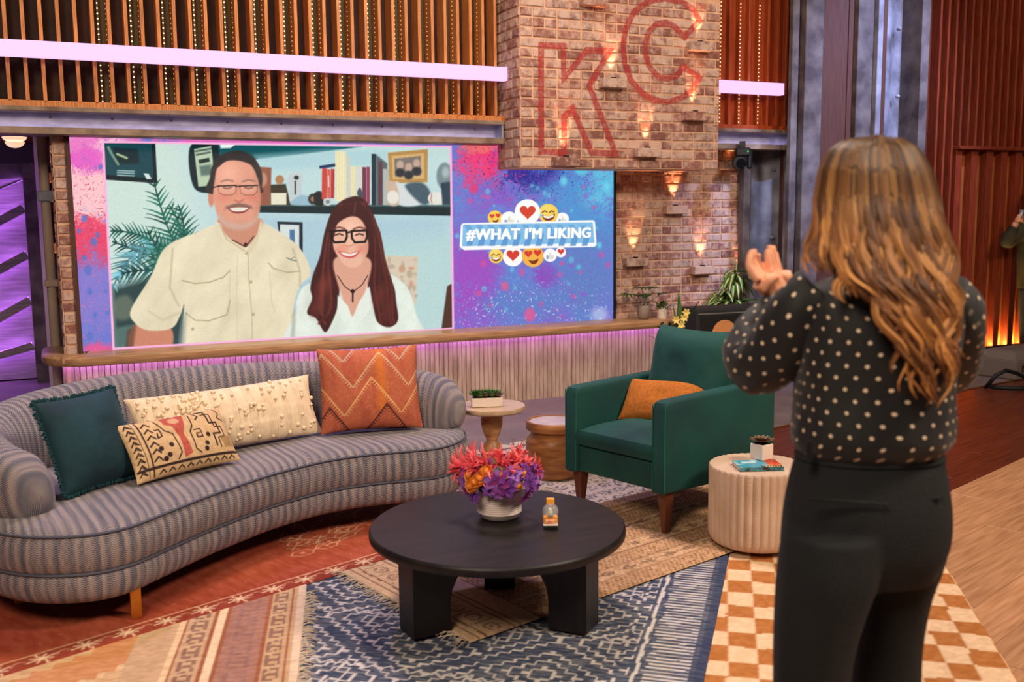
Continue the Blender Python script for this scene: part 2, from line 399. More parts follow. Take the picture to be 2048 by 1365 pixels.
# ================================================================ bricks
def brick_mesh(name, L, h, d):
    c = .004; j = lambda: random.uniform(-.0022, .0022)
    x, z = L/2, h/2
    back = [(-x, 0, -z), (x, 0, -z), (x, 0, z), (-x, 0, z)]
    mid = [(p[0]+j(), -d+c, p[2]+j()) for p in back]
    fr = [(p[0]*(1-c/x)+j(), -d+random.uniform(-.0008, .0008), p[2]*(1-c/z)+j()) for p in back]
    f = [(8, 9, 10, 11)]
    for i in range(4):
        k = (i+1) % 4; f += [(i, k, 4+k, 4+i), (4+i, 4+k, 8+k, 8+i)]
    me = bpy.data.meshes.new(name); me.from_pydata(back+mid+fr, [], f); me.materials.append(m_brick); return me
CH, BL, JT = .0756, .213, .0155
ST = [brick_mesh('brick', BL-JT, CH-JT, .009) for _ in range(7)]
HD = [brick_mesh('brick', BL/2-JT, CH-JT, .009) for _ in range(5)]
def brick_face(parent, o, rz, width, z0, z1, header_at=3, skip=(), shift=0.0):
    """bricks on a plane whose left end is o (x, y) and whose run is the local x axis turned by rz; local -y faces out"""
    ux, uy = math.cos(rz), math.sin(rz); nrow = int(round((z1-z0)/CH))
    for r in range(nrow):
        zc = z0+(r+.5)*CH; hd = (r % 6) == header_at; L = BL/2 if hd else BL
        s = -(L*.5 if r % 2 else 0)-shift
        while s < width-.02:
            a, c = max(s, 0), min(s+L, width); s += L
            if c-a < .035: continue
            mid = (a+c)/2
            if any(x0 < mid < x1 and y0 < zc < y1 for x0, x1, y0, y1 in skip): continue
            part = (c-a)/L; me = random.choice(HD if (hd or part < .62) else ST)
            full = BL/2-JT if me in HD else BL-JT
            ob = bpy.data.objects.new('brick', me); COL.objects.link(ob); ob.parent = parent
            ob.location = (o[0]+ux*mid, o[1]+uy*mid, zc); ob.rotation_euler = (random.uniform(-.006, .006), 0, rz); ob.scale = ((c-a-JT)/full, 1, 1)
# chimney breast with the painted initials
CX0, CX1, CY = 3.335, 5.185, 7.056
chim = structure('wall_chimney')
bx('mortar_body', m_mortar, chim, CX0, CX1, CY, 7.49, 1.897, 3.5)
brick_face(chim, (CX0-.002, CY), 0, CX1-CX0+.004, 1.897, 3.26, 2)
brick_face(chim, (CX0, 7.48), -PI/2, 7.48-CY+.004, 1.897, 3.26, 2, shift=.03)
m_paint, nt, b = material('faded_red_paint')
b.inputs['Base Color'].default_value = rgba((182, 50, 54)); b.inputs['Roughness'].default_value = .9
g = node(nt, 'ShaderNodeNewGeometry'); n = node(nt, 'ShaderNodeTexNoise'); n.inputs['Scale'].default_value = 38; n.inputs['Detail'].default_value = 5; nt.links.new(g.outputs['Position'], n.inputs['Vector'])
mr = node(nt, 'ShaderNodeMapRange'); mr.inputs['From Min'].default_value = .3; mr.inputs['From Max'].default_value = .65; mr.inputs['To Min'].default_value = .78; mr.inputs['To Max'].default_value = .34
nt.links.new(n.outputs[0], mr.inputs[0]); nt.links.new(mr.outputs[0], b.inputs['Alpha'])
def painted_outline(name, pts, wd):
    P = np.array([[on_y(980+x/3.303, y/3.303, CY-.01)[k] for k in (0, 2)] for x, y in pts]); n = len(P); v = []
    for i in range(n):
        a, c, d = P[i-1], P[i], P[(i+1) % n]
        e1 = (c-a)/np.linalg.norm(c-a); e2 = (d-c)/np.linalg.norm(d-c); nn = np.array([-e1[1]-e2[1], e1[0]+e2[0]]); nn /= max(np.linalg.norm(nn), 1e-6)
        k = wd/2/max(nn @ np.array([-e1[1], e1[0]]), .45)
        for s in (-1, 1): v.append((c[0]+s*k*nn[0], CY-.0105, c[1]+s*k*nn[1]))
    f = [(2*i, 2*i+1, 2*((i+1) % n)+1, 2*((i+1) % n)) for i in range(n)]
    return tag(MB().add(v, f).build(name, m_paint, chim), 'faded red painted outline of a letter')
painted_outline('painted_letter_k', [(338, 300), (485, 305), (487, 520), (640, 330), (790, 340), (655, 565), (830, 1015), (670, 1010), (545, 715), (490, 770), (490, 1010), (338, 1005)], .050)
painted_outline('painted_letter_c', [(1385, 135), (1340, 60), (1260, 8), (1150, -12), (1040, 10), (950, 80), (897, 190), (880, 300), (890, 420), (930, 530), (1000, 610), (1080, 660), (1170, 675), (1260, 650), (1330, 600), (1385, 515), (1275, 440), (1240, 495), (1170, 520), (1110, 505), (1060, 450), (1030, 370), (1025, 290), (1050, 210), (1100, 160), (1165, 150), (1220, 175), (1285, 245)], .050)
# back wall beside the video screen
BWY = 7.55
wb = structure('wall_back')
bx('mortar_body', m_mortar, wb, 4.30, 5.80, BWY, 7.75, .0, 2.3)
brick_face(wb, (4.42, BWY), 0, 1.38, .585, 2.25, 4)
bx('upper_wall', m_dark, wb, -4, 14, 7.78, 7.85, 2.2, 4.5)
# brick pier at the hall corner
wp = structure('wall_hall')
bx('mortar_body', m_mortar, wp, .045, .14, 7.42, 10.2, 0, 2.15)
brick_face(wp, (.045, 7.42), 0, .085, .6, 2.1, 9)
brick_face(wp, (.045, 9.4), -PI/2, 1.98, .6, 2.1, 4)
bx('wood_corner_trim', m_colwood, wp, .125, .155, 7.40, 7.50, .55, 2.2)
# ---- brick shelf uplights
m_lampblk = M('lamp_black', (24, 22, 22), .4, .5); m_lens = EM('warm_lens', (255, 180, 110), 6)
def uplight(px, py, Y, label, power=20.0, face=0, depth=.075, group='brick shelf uplights'):
    c = on_y(px, py, Y-depth)
    t = thing('brick_uplight', label, 'uplight', (c[0], Y, c[2]), face, group)
    MB().box(-.108, .108, -depth, .0, -.036, .036, b=.004).build('brick_shelf', m_brick, t)
    rg = MB().lathe([(0, .036), (.024, .036), (.024, .047), (.017, .047), (.015, .041), (0, .041)], 14, (0, -.042, 0)).build('lamp_ring', m_lampblk, t)
    MB().lathe([(.0, .0435), (.0145, .0435), (0, .0430)], 12, (0, -.042, 0)).build('lens', m_lens, rg)
    l = bpy.data.lights.new('uplight_lamp', 'SPOT'); l.energy = power; l.color = (1, .46, .22); l.spot_size = math.radians(44); l.spot_blend = .6; l.shadow_soft_size = .012
    o = bpy.data.objects.new('uplight_lamp', l); COL.objects.link(o); o.parent = t; o.location = (0, -.042, .052)
    o.rotation_euler = Vector((0, .10, 1)).to_track_quat('-Z', 'Y').to_euler()
C_ = CY-.009
for px, py, lb in ((1192, 1, 'brick shelf uplight at the top of the chimney above letter K'), (1231, 166, 'brick shelf uplight on the chimney between letters K and C'),
                   (1405, 92, 'brick shelf uplight inside the upper tip of letter C'), (1395, 232, 'brick shelf uplight just below the letter C'),
                   (1300, 305, 'brick shelf uplight low on the chimney, midway below both letters'), (1136, 323, 'brick shelf uplight at the foot of the letter K')):
    uplight(px, py, C_, lb)
for px, py, lb in ((1355, 420, 'highest brick shelf uplight on the wall beside the video screen'), (1275, 525, 'brick shelf uplight on the wall right above the small potted plants'),
                   (1410, 541, 'brick shelf uplight on the wall above the arching striped plant'), (1466, 331, 'brick shelf uplight beside the black robotic camera'),
                   (1486, 552, 'brick shelf uplight at the wall edge by the steel column')):
    uplight(px, py, BWY-.009, lb)
for i, (yy, zz) in enumerate(((8.3, 1.32), (8.1, .95), (8.5, 1.85))):
    t = thing('brick_uplight', ('middle', 'lowest', 'highest')[i]+' brick shelf uplight on the hall pier behind the pipe', 'uplight', (.036, yy, zz), -PI/2, 'brick shelf uplights')
    MB().box(-.108, .108, -.05, .0, -.036, .036, b=.004).build('brick_shelf', m_brick, t)
    l = bpy.data.lights.new('uplight_lamp', 'SPOT'); l.energy = 12; l.color = (1, .46, .22); l.spot_size = 1.2; l.spot_blend = .9; l.shadow_soft_size = .012
    o = bpy.data.objects.new('uplight_lamp', l); COL.objects.link(o); o.parent = t; o.location = (0, -.03, .05); o.rotation_euler = Vector((0, .2, 1)).to_track_quat('-Z', 'Y').to_euler()
# ================================================================ slatted balcony front
wbal = structure('wall_balcony')
bx('backing_panel', m_finback, wbal, -1.2, CX0, 7.53, 7.58, 2.26, 3.6)
bx('backing_panel', m_redwood, wbal, CX1-.02, 6.22, 7.42, 7.58, 2.26, 3.6)
bx('bottom_rail', m_fin, wbal, -1.2, CX0-.004, 7.315, 7.36, 2.268, 2.302, b=.002)
bx('bottom_rail', m_redwood, wbal, CX1+.004, 6.17, 7.315, 7.36, 2.268, 2.302, b=.002)
bx('floor_sill', m_fin, wbal, -1.2, CX0-.004, 7.36, 7.53, 2.268, 2.312)
fin0 = None
def dots(name, x, y, z0, z1, mat, r, step, parent, axis='y'):
    mb = MB(); z = z0
    while z < z1:
        if axis == 'y': mb.add([(x-r, y, z), (x, y, z-r), (x+r, y, z), (x, y, z+r), (x, y-r*.6, z)], [(0, 1, 4), (1, 2, 4), (2, 3, 4), (3, 0, 4)])
        else: mb.add([(x, y-r*2, z), (x, y, z-r), (x, y+r*2, z), (x, y, z+r), (x-r*.6, y, z)], [(0, 4, 1), (1, 4, 2), (2, 4, 3), (3, 4, 0)])
        z += step
    o = mb.build(name, mat, parent); o['kind'] = 'stuff'; return o
k = 0
while True:
    X = -.60+.1045*k
    if X > CX0-.03: break
    if fin0 is None: fin0 = MB().box(-.012, .012, 7.36, 7.515, 2.302, 3.6, b=.0015).build('slat', m_fin, wbal, loc=(X, 0, 0))
    else: inst(fin0, wbal, (X, 0, 0))
    if k % 2 == 1 and X > .25:
        bx('lit_bay_panel', M('led_glow_lining', (96, 78, 44), .6) if k < 10 else bpy.data.materials['led_glow_lining'], wbal, X+.0125, X+.092, 7.522, 7.529, 2.312, 3.6)  # olive panel colour holds the LED glow of these bays
        bx('led_tape', M('tape_dark', (90, 70, 40), .6) if k < 10 else bpy.data.materials['tape_dark'], wbal, X+.034, X+.046, 7.452, 7.456, 2.32, 3.6)
        dots('led_or_glint_dots', X+.040, 7.4515, 2.33, 3.35, m_dot, .0058, .034, wbal)
        dots('led_or_glint_dots', X+.0922, 7.45, 2.33, 3.35, m_dotdim, .0055, .034, wbal, 'x')  # glowing dots imitate LED reflections on the next slat's side
    k += 1
fin1 = None; k = 0
while CX1+.03+.1045*k < 6.16:
    X = CX1+.03+.1045*k
    if fin1 is None: fin1 = MB().box(-.012, .012, 7.365, 7.42, 2.302, 3.6, b=.0015).build('slat', m_redwood, wbal, loc=(X, 0, 0))
    else: inst(fin1, wbal, (X, 0, 0))
    if k in (2, 4, 6): dots('led_or_glint_dots', X-.003, 7.363, 2.33, 3.35, m_dot, .0058, .034, wbal)
    k += 1
t = tag(bx('light_bar', m_bar, None, -1.2, CX0-.012, 7.26, 7.325, 2.576, 2.678), 'long pink glowing light bar across the slatted balcony front', 'light bar')
t = tag(bx('light_bar', m_bar, None, CX1+.012, 6.045, 7.26, 7.325, 2.572, 2.674), 'short pink glowing light bar beside the brick chimney', 'light bar')
# ================================================================ steel beams under the balcony
def ibeam(x0, x1, label):
    t = structure('trim_1' if x0 < 0 else 'trim_2')
    MB().box(x0, x1, 7.27, 7.52, 2.236, 2.266, b=.003).build('top_flange', m_beam, t)
    MB().box(x0, x1, 7.27, 7.52, 2.088, 2.134, b=.003).build('bottom_flange', m_beam, t)
    MB().box(x0, x1, 7.38, 7.41, 2.134, 2.236).build('web', m_web, t)
    bx('led_strip', EM('blue_violet_led', (186, 182, 255), 6), t, x0+.02, x1-.02, 7.345, 7.362, 2.134, 2.1375)
    return t
b1 = ibeam(-1.3, CX0-.035, ''); b2 = ibeam(CX1+.01, 6.2, '')
for i in range(9):
    MB().ball((.05+i*.38, 7.376, 2.205), (.008, .006, .008), 8, 5).build('rivet', m_steel_dark, b1, True)
MB().box(CX0-.06, CX0-.045, 7.275, 7.38, 2.134, 2.236).build('stiffener', m_steel, b1)
# ================================================================ ledge bar below the screen
def ledge_path(off):                       # plan line of the bar front, rounded at its hall end
    P = [(6.3, 7.37-off), (.20, 7.37-off)]
    for a in range(0, 91, 10):
        t = math.radians(a); R = .17+off; P.append((.20-R*math.sin(t), 7.54-R*math.cos(t)))
    return P+[(.03-off, 7.9)]
bar = structure('wall_bar')
pl = ledge_path(0.0)
MB().prism([(p[0], p[1]) for p in pl]+[(6.3, 7.9)], .0, .55).build('bar_core', m_gap, bar)
L = np.array(pl[:-1]); seg = np.r_[0, np.cumsum(np.linalg.norm(np.diff(L, axis=0), axis=1))]
s = .3; rib0 = None
while s < seg[-1]:
    x = np.interp(s, seg, L[:, 0]); y = np.interp(s, seg, L[:, 1]); x2 = np.interp(s+.01, seg, L[:, 0]); y2 = np.interp(s+.01, seg, L[:, 1])
    a = math.atan2(y2-y, x2-x)+PI
    if rib0 is None: rib0 = MB().box(-.0173, .0173, -.012, .004, .0, .535, b=.0025).build('rib', m_rib, bar, loc=(x, y, 0), rot=(0, 0, a))
    else: inst(rib0, bar, (x, y, 0), (0, 0, a))
    s += .0385
prof = [(-.006, .568), (.098, .568), (.104, .545), (.122, .545), (.134, .56), (.14, .582), (.138, .6), (.12, .614), (.09, .618), (-.3, .618)]
rows = [ledge_path(o) for o, z in prof]; nseg = len(rows[0])
mb = MB(); mb.loft([[(rows[j][i][0], (rows[j][i][1] if not (j == len(prof)-1 and i < 2) else 7.62), prof[j][1]) for j in range(len(prof))] for i in range(nseg)], closed=False, cap=False)
top = mb.build('ledge_top', m_ledge, bar, 'auto')
bx('ledge_board', m_ledge, bar, .02, 6.3, 7.28, 7.62, .569, .6178)
lp = ledge_path(.078)[:-1]
MB().tube([(p[0], p[1], .560) for p in lp], .006, 6).build('led_strip', m_purple, bar)
# ================================================================ right-hand structure: steel columns and cedar wall
def Xp(px, Y, py=150): return float(on_y(px, py, Y)[0])
def colbox(t, name, mat, p0, p1, Y, d=.12, z0=0, z1=4.2, b=.004):
    return MB().box(Xp(p0, Y), Xp(p1, Y), Y, Y+d, z0, z1, b=b).build(name, mat, t)
cA = structure('trim_3')
colbox(cA, 'side_flange', m_steel_dark, 1584, 1597, 7.02, .05)
colbox(cA, 'inner_web', m_steel, 1596, 1612, 7.08, .04)
colbox(cA, 'steel_plate', m_steel_dark, 1610, 1645, 6.98, .08)
colbox(cA, 'wood_plank', m_colwood, 1643, 1694, 7.03, .1)
colbox(cA, 'wood_plank', m_colwood, 1695.5, 1716, 7.03, .1)
colbox(cA, 'steel_plate', m_steel_dark, 1714, 1755, 6.98, .2)
colbox(cA, 'core', m_dark, 1612, 1750, 7.14, .08)
cB = structure('trim_4')
colbox(cB, 'bright_flange', m_steel, 1754, 1764, 6.93, .16)
colbox(cB, 'edge_strip', m_colwood, 1764, 1772, 6.94, .16)
x0, x1 = Xp(1772, 7.1), Xp(1846, 7.1)
pr = [(x0+(x1-x0)*t, 7.12+.10*max(0, math.sin(PI*(t*1.25-.12)))**1.5) for t in np.linspace(0, 1, 15)]
MB().prism(pr+[(x1, 7.4), (x0, 7.4)], 0, 4.2).build('curved_web', m_steel, cB, 'auto')
colbox(cB, 'outer_flange', m_steel_dark, 1841, 1857, 6.96, .3)
for py in (-80, 58, 193, 330):
    c = on_y(1797 if py < 100 else 1794, py, 7.14); MB().ball((c[0], c[1]-.005, c[2]), (.018, .025, .018), 12, 8).build('bolt', m_web, cB, True)
cC = structure('trim_5')
Yc = 7.42
colbox(cC, 'edge_flange', m_steel_dark, 1493, 1506, Yc, .08, 0, 2.2)
x0, x1 = Xp(1505, Yc+.06), Xp(1572, Yc+.06)
pr = [(x0+(x1-x0)*t, Yc+.05+.12*max(0, math.sin(PI*t))**.8) for t in np.linspace(0, 1, 15)]
MB().prism(pr+[(x1, Yc+.35), (x0, Yc+.35)], 0, 2.2).build('curved_web', m_steel, cC, 'auto')
colbox(cC, 'edge_strip', m_colwood, 1571, 1578, Yc-.02, .05, 0, 2.2)
colbox(cC, 'bright_flange', m_steel, 1577, 1588, Yc-.05, .05, 0, 2.2)
for px, py in ((1546, 340), (1543, 475), (1541, 610)):
    c = on_y(px, py, Yc+.12); MB().ball((c[0], c[1]-.005, c[2]), (.018, .03, .018), 12, 8).build('bolt', m_web, cC, True)
# cedar wall
wr = structure('wall_cedar')
YW = 7.12; X0 = Xp(1857, YW)
bx('backing_panel', M('cedar_backing', (104, 44, 22), .5, c2=(76, 28, 14), scale=4, stretch=(20, 20, 1), coord='World'), wr, X0-.05, 11.5, YW, YW+.1, 0, 4.4)
fin2 = None; k = 0; XR = Xp(1914, YW-.1, 300); zr = float(on_y(1930, 299, YW-.1)[2])
while X0+.03+.104*k < 11.4:
    X = X0+.03+.104*k; low = X > XR
    nm = 'slat'
    if not low: bxo = MB().box(-.012, .012, YW-.1, YW, .0, 4.4, b=.0015).build(nm, m_redfin, wr, loc=(X, 0, 0)) if k == 0 else None
    if k == 0: fin2 = bxo
    elif not low: inst(fin2, wr, (X, 0, 0))
    else:
        if 'fu' not in globals():
            fu = MB().box(-.012, .012, YW-.1, YW, zr+.03, 4.4, b=.0015).build(nm, m_redfin, wr, loc=(X, 0, 0))
            fl = MB().box(-.028, .05, YW-.09, YW, .0, zr, b=.0015).build(nm, m_redfin, wr, loc=(X, 0, 0))
        else:
            inst(fu, wr, (X, 0, 0))
            if k % 2: inst(fl, wr, (X, 0, 0))
    k += 1
bx('lower_backing', M('cedar_pale', (176, 104, 52), .5, c2=(140, 76, 36), scale=4, stretch=(20, 20, 1), coord='World'), wr, XR, 11.4, YW-.004, YW+.002, 0, zr)
bx('rail', m_redfin, wr, XR, 11.4, YW-.14, YW, zr, zr+.03, b=.002)
bx('plinth', M('plinth_dark', (44, 24, 18), .5), wr, X0, 11.4, YW-.12, YW-.09, 0, .17)
bx('led_strip', EM('amber_led', (255, 205, 115), 420), wr, XR, 11.4, YW-.08, YW-.06, .15, .158)
# ================================================================ hall beyond the pier
wh = structure('wall_hall_end')
bx('end_wall', M('hall_plaster', (96, 84, 92), .8), wh, -4, 2.5, 10.62, 10.75, 0, 3.2)
bx('ceiling_soffit', M('hall_soffit', (54, 32, 24), .7), wh, -4, .03, 7.9, 10.7, 2.30, 2.36)
for i in range(9):
    bx('ceiling_slat', m_redfin, wh, -4, .03, 8.1+i*.28, 8.16+i*.28, 2.24, 2.30, b=.002)
MB().box(-.085, -.02, 9.6, 9.75, 0, 2.25, b=.004).build('pale_column', M('pale_plaster', (200, 180, 196), .7), wh)
d = structure('door_1')
m_door = M('grey_oak', (150, 138, 136), .55, c2=(116, 104, 106), scale=4, stretch=(1, 1, 12), coord='World')
bx('door_panel', m_door, d, -1.5, -.2, 10.5, 10.6, .02, 1.92)
bx('jamb', m_steel_dark, d, -.2, -.08, 10.3, 10.6, 0, 2.05, b=.004)
bx('head', m_steel_dark, d, -1.5, -.08, 10.42, 10.6, 1.9, 2.05, b=.004)
dirv = np.array([math.cos(math.radians(29)), math.sin(math.radians(29))]); nv = np.array([-dirv[1], dirv[0]])
for i in range(6):
    zc = -.35+i*.43
    a = np.array([-1.5, zc-.45]); c = np.array([-.21, zc-.45+1.29*math.tan(math.radians(29))])
    if c[1] < .1: continue
    def slab(o0, o1, y0, y1, name, mat, par=None):
        q = [a+nv*o0, c+nv*o0, c+nv*o1, a+nv*o1]
        v = [(p[0], y, min(max(p[1], .02), 1.9)) for y in (y0, y1) for p in q]
        return MB().add(v, [(0, 1, 2, 3), (7, 6, 5, 4), (0, 4, 5, 1), (1, 5, 6, 2), (2, 6, 7, 3), (3, 7, 4, 0)]).build(name, mat, par or d)
    bt = slab(-.04, .04, 10.36, 10.40, 'diagonal_batten', m_door)
    slab(-.038, -.026, 10.405, 10.42, 'led_strip', m_doorled, bt); slab(.026, .038, 10.405, 10.42, 'led_strip', m_doorled, bt)
t = thing('standpipe', 'cream vertical pipe with a grey bracket beside the brick pier', 'pipe', (-.015, 7.95, 0))
MB().tube([(0, 0, 0), (0, 0, 2.235)], .033, 16).build('pipe', m_pipe, t, 'auto')
MB().box(-.05, .085, -.052, .05, 1.66, 1.74, b=.01).build('bracket', m_steel, t); MB().box(-.045, .05, -.046, .046, 1.05, 1.10, b=.008).build('collar', m_pipe, t)
c = at_depth(29, 279, 8.3)
t = thing('pendant_lamp', 'glowing white tiered pendant lamp hanging in the hall', 'lamp', (c[0], c[1], c[2]))
m_shade = EM('lit_opal_shade', (255, 205, 165), 1.0, (230, 220, 210))
for j, (r, z) in enumerate(((.105, .06), (.095, .015), (.075, -.025))):
    MB().lathe([(.0, z-.045), (r*.5, z-.038), (r*.85, z-.02), (r, z), (r*.97, z+.004), (.02, z+.006)], 28).build('shade', m_shade, t, True)
MB().tube([(0, 0, .06), (0, 0, .5)], .004, 6).build('cord', m_dark, t)
# ================================================================ video wall
SY = 7.50; SX0, SX1, SZ0, SZ1 = .153, 4.425, .60, 2.16
scr = thing('video_screen', 'large lit video wall showing a smiling couple on a call', 'screen', (0, 0, 0))
bx('screen_housing', m_dark, scr, SX0-.002, SX1+.022, SY+.004, SY+.06, SZ0, SZ1)
bx('edge_bezel', m_dark, scr, SX1, SX1+.022, SY-.012, SY+.01, SZ0, SZ1)
nx, ny = 1060, 400
u, v, quads = sheet(nx, ny)
VX = SX0+(SX1-SX0)*u; VZ = SZ0+(SZ1-SZ0)*v
D = np.stack([VX.ravel(), np.full(VX.size, SY), VZ.ravel()-CAMH], 1); wz = D @ FWD
K6 = 2.8055
PX = (1024+FPX*(D @ IMX)/wz-190)*K6; PY = (682.5+FPX*(D @ IMY)/wz-270)*K6     # picture layout units
cv = Canvas(PX, PY)
x, y = cv.X, cv.Y
# ---- splattered paint backdrop
def field(cx, cy, rx, ry): return np.exp(-(((x-cx)/rx)**2+((y-cy)/ry)**2))
n1 = fbm(x/170, y/170, 4, 1); n2 = fbm(x/60, y/60, 4, 5); n3 = fbm(x/14, y/14, 2, 9); n4 = vnoise(x/6, y/6, 3)
cv.C[:] = (112, 122, 206); 
cv.put(np.clip((n1-.46)*4, 0, 1)*.7, (146, 86, 198)); cv.put(np.clip((n2-.5)*5, 0, 1)*.75, (92, 140, 214))
n5 = fbm(x/30, y/30, 3, 19)
def wash(f, c, lo=.35, k=5): cv.put(np.clip((f*1.2+(n2-.5)*.8+(n5-.5)*.5+(n4-.5)*.5-lo)*k*.5, 0, 1), c)
wash(field(-20, 260, 330, 420), (252, 198, 202)); wash(field(0, 80, 260, 150), (240, 130, 200), .45); wash(field(100, 60, 130, 60), (250, 214, 222), .5)
wash(field(0, 620, 260, 190), (238, 70, 104), .4); wash(field(-60, 130, 140, 60), (232, 100, 200), .4); wash(field(-40, 900, 300, 240), (136, 124, 206), .3, 3); wash(field(30, 1200, 120, 60), (226, 90, 150), .5)
wash(field(900, 20, 700, 60), (226, 110, 190), .3); wash(field(1500, 30, 260, 60), (150, 120, 200), .4)
wash(field(2180, 130, 150, 170), (240, 60, 120), .38); wash(field(2330, 60, 120, 90), (236, 60, 160), .4); wash(field(2140, 60, 110, 60), (240, 110, 110), .4)
wash(field(2470, 200, 200, 130), (58, 52, 150), .38); wash(field(2700, 500, 260, 420), (84, 150, 212), .3, 3); wash(field(2850, 260, 130, 200), (100, 190, 226), .45, 4)
wash(field(2110, 800, 160, 300), (158, 80, 192), .4); wash(field(2540, 790, 110, 100), (142, 76, 188), .5); wash(field(2750, 800, 230, 300), (98, 128, 196), .35, 3); wash(field(2400, 950, 300, 150), (98, 128, 200), .4, 3)
r = np.random.default_rng(3)
sp = np.clip((vnoise(x/7, y/7, 21)-.80)*9, 0, 1); cv.put(sp*np.clip(field(2420, 170, 330, 170)*1.6, 0, 1), (40, 32, 108))
sp = np.clip((vnoise(x/9, y/9, 31)-.78)*9, 0, 1); cv.put(sp*np.clip(field(2180, 220, 260, 190)*1.6, 0, 1)*.8, (232, 70, 140)); cv.put(sp*np.clip(field(-20, 420, 330, 200)*1.6, 0, 1)*.8, (190, 60, 90))
sp = np.clip((vnoise(x/8, y/8, 41)-.80)*9, 0, 1); cv.put(sp*np.clip(field(2450, 1010, 420, 160)*1.6, 0, 1)*.85, (208, 214, 240))
sp = np.clip((vnoise(x/10, y/10, 51)-.8)*9, 0, 1); cv.put(sp*.5*(x > 1990), (140, 90, 200)); cv.put(sp*.6*(x < 120), (230, 120, 170))
for _ in range(90):
    a, c, s_ = r.uniform(2030, 2910), r.uniform(150, 1080), r.uniform(4, 17)
    cv.ell(a, c, s_, s_*r.uniform(.6, 1.4), [(226, 80, 150), (110, 190, 226), (150, 90, 200), (96, 208, 232), (214, 90, 160)][r.integers(5)], 4, .6)
for a, c, s_ in ((-30, 880, 16), (-60, 470, 17), (-5, 600, 20), (15, 560, 12), (-60, 690, 14), (-30, 1130, 18), (0, 1010, 12), (-40, 760, 22), (60, 880, 9), (70, 1000, 10), (30, 180, 12), (-90, 540, 10), (70, 100, 14)):
    cv.ell(a, c, s_, s_*1.25, (92, 116, 196), 5, .85)
for a, c, s_, q in ((2125, 300, 24, (226, 60, 120)), (2730, 175, 42, (96, 206, 226)), (2870, 290, 18, (110, 214, 236)), (2300, 850, 20, (226, 90, 140)), (2440, 1010, 30, (226, 90, 150)), (2630, 260, 20, (110, 214, 236)), (2830, 620, 12, (110, 220, 236)), (2440, 660, 18, (222, 80, 130))):
    cv.ell(a, c, s_, s_*1.3, q, 9, .85)
cv.ell(2830, 1010, 45, 40, (226, 226, 246), 16, .5)
# ---- the video call inset
cv.poly([(40, 34), (2002, 62), (2016, 1094), (98, 1208)], (250, 182, 222), 2)
IN = [(52, 46), (1990, 72), (2004, 1083), (110, 1194)]
keep = cv.C.copy()
cv.poly(IN, (206, 226, 216), 1.5)
cv.poly([(500, 46), (2010, 50), (2010, 1210), (700, 1210)], (190, 218, 220), 90, .85); cv.poly([(930, 440), (2010, 440), (2010, 1210), (930, 1210)], (168, 200, 214), 60, .8)
cv.poly([(1480, 640), (2010, 560), (2010, 1210), (1600, 1210)], (186, 216, 214), 80, .9)
# poster
cv.poly([(46, 40), (338, 48), (350, 272), (58, 252)], (10, 32, 38), 2).poly([(50, 46), (318, 52), (328, 244), (62, 224)], (18, 70, 80), 3).poly([(100, 70), (240, 80), (250, 160), (120, 165)], (12, 42, 50), 8)
cv.line([(75, 70), (95, 110), (130, 165)], 14, (120, 150, 130), 4).line([(125, 108), (178, 130)], 12, (180, 196, 150), 4)
for yy in (200, 212, 226): cv.line([(126, yy), (220, yy+4)], 7, (190, 210, 206), 2, .8)
cv.poly([(272, 215), (300, 218), (318, 248), (290, 248)], (214, 226, 220), 2)
# wanted poster on the wall
cv.blob([(536, 62), (700, 56), (712, 290), (560, 302)], (18, 40, 46), 4).poly([(556, 80), (652, 62), (676, 282), (580, 292)], (186, 206, 176), 3)
for k, q in enumerate(((566, 92, 650, 78), (570, 112, 645, 98))): cv.line([q[:2], q[2:]], 11, (56, 76, 72), 3, .8)
cv.poly([(580, 140), (640, 128), (645, 150), (585, 162)], (30, 46, 50), 3).poly([(585, 175), (650, 165), (655, 225), (595, 230)], (96, 120, 110), 8)
# shelves
cv.poly([(690, 56), (1500, 66), (1200, 104), (900, 138), (700, 118)], (16, 84, 92), 4).poly([(700, 50), (790, 52), (760, 74), (705, 76)], (236, 246, 240), 4)
cv.poly([(900, 120), (1300, 86), (1640, 90), (1640, 170), (940, 200)], (172, 210, 216), 22, .8)
cv.poly([(905, 396), (1995, 402), (1995, 454), (920, 436)], (14, 40, 46), 3).poly([(905, 390), (1995, 394), (1995, 404), (905, 400)], (60, 90, 90), 3)
# things on the shelf
def book(x0, x1, y0, y1, c, lean=0): cv.poly([(x0+lean, y0), (x1+lean, y0+2), (x1, y1), (x0, y1)], c, 2)
cv.poly([(905, 178), (990, 184), (985, 396), (905, 396)], (150, 92, 72), 4).ell(940, 250, 26, 40, (196, 140, 116), 6)
cv.poly([(985, 280), (1070, 276), (1100, 396), (985, 396)], (62, 56, 44), 4).ell(1036, 252, 24, 26, (176, 128, 88), 3).poly([(988, 326), (1074, 326), (1074, 392), (988, 392)], (232, 226, 204), 2)
cv.blob([(1085, 230), (1130, 210), (1165, 230), (1160, 300), (1150, 380), (1095, 380), (1090, 300)], (196, 206, 206), 5).ell(1130, 240, 14, 12, (40, 50, 54), 3).line([(1124, 262), (1124, 330)], 9, (60, 66, 70), 3)
cv.blob([(1100, 390), (1150, 340), (1210, 350), (1230, 392)], (150, 186, 200), 5).ell(1222, 360, 26, 30, (50, 44, 44), 4).ell(1222, 360, 12, 14, (170, 120, 90), 3).blob([(1230, 330), (1270, 320), (1280, 392), (1235, 392)], (30, 36, 40), 4)
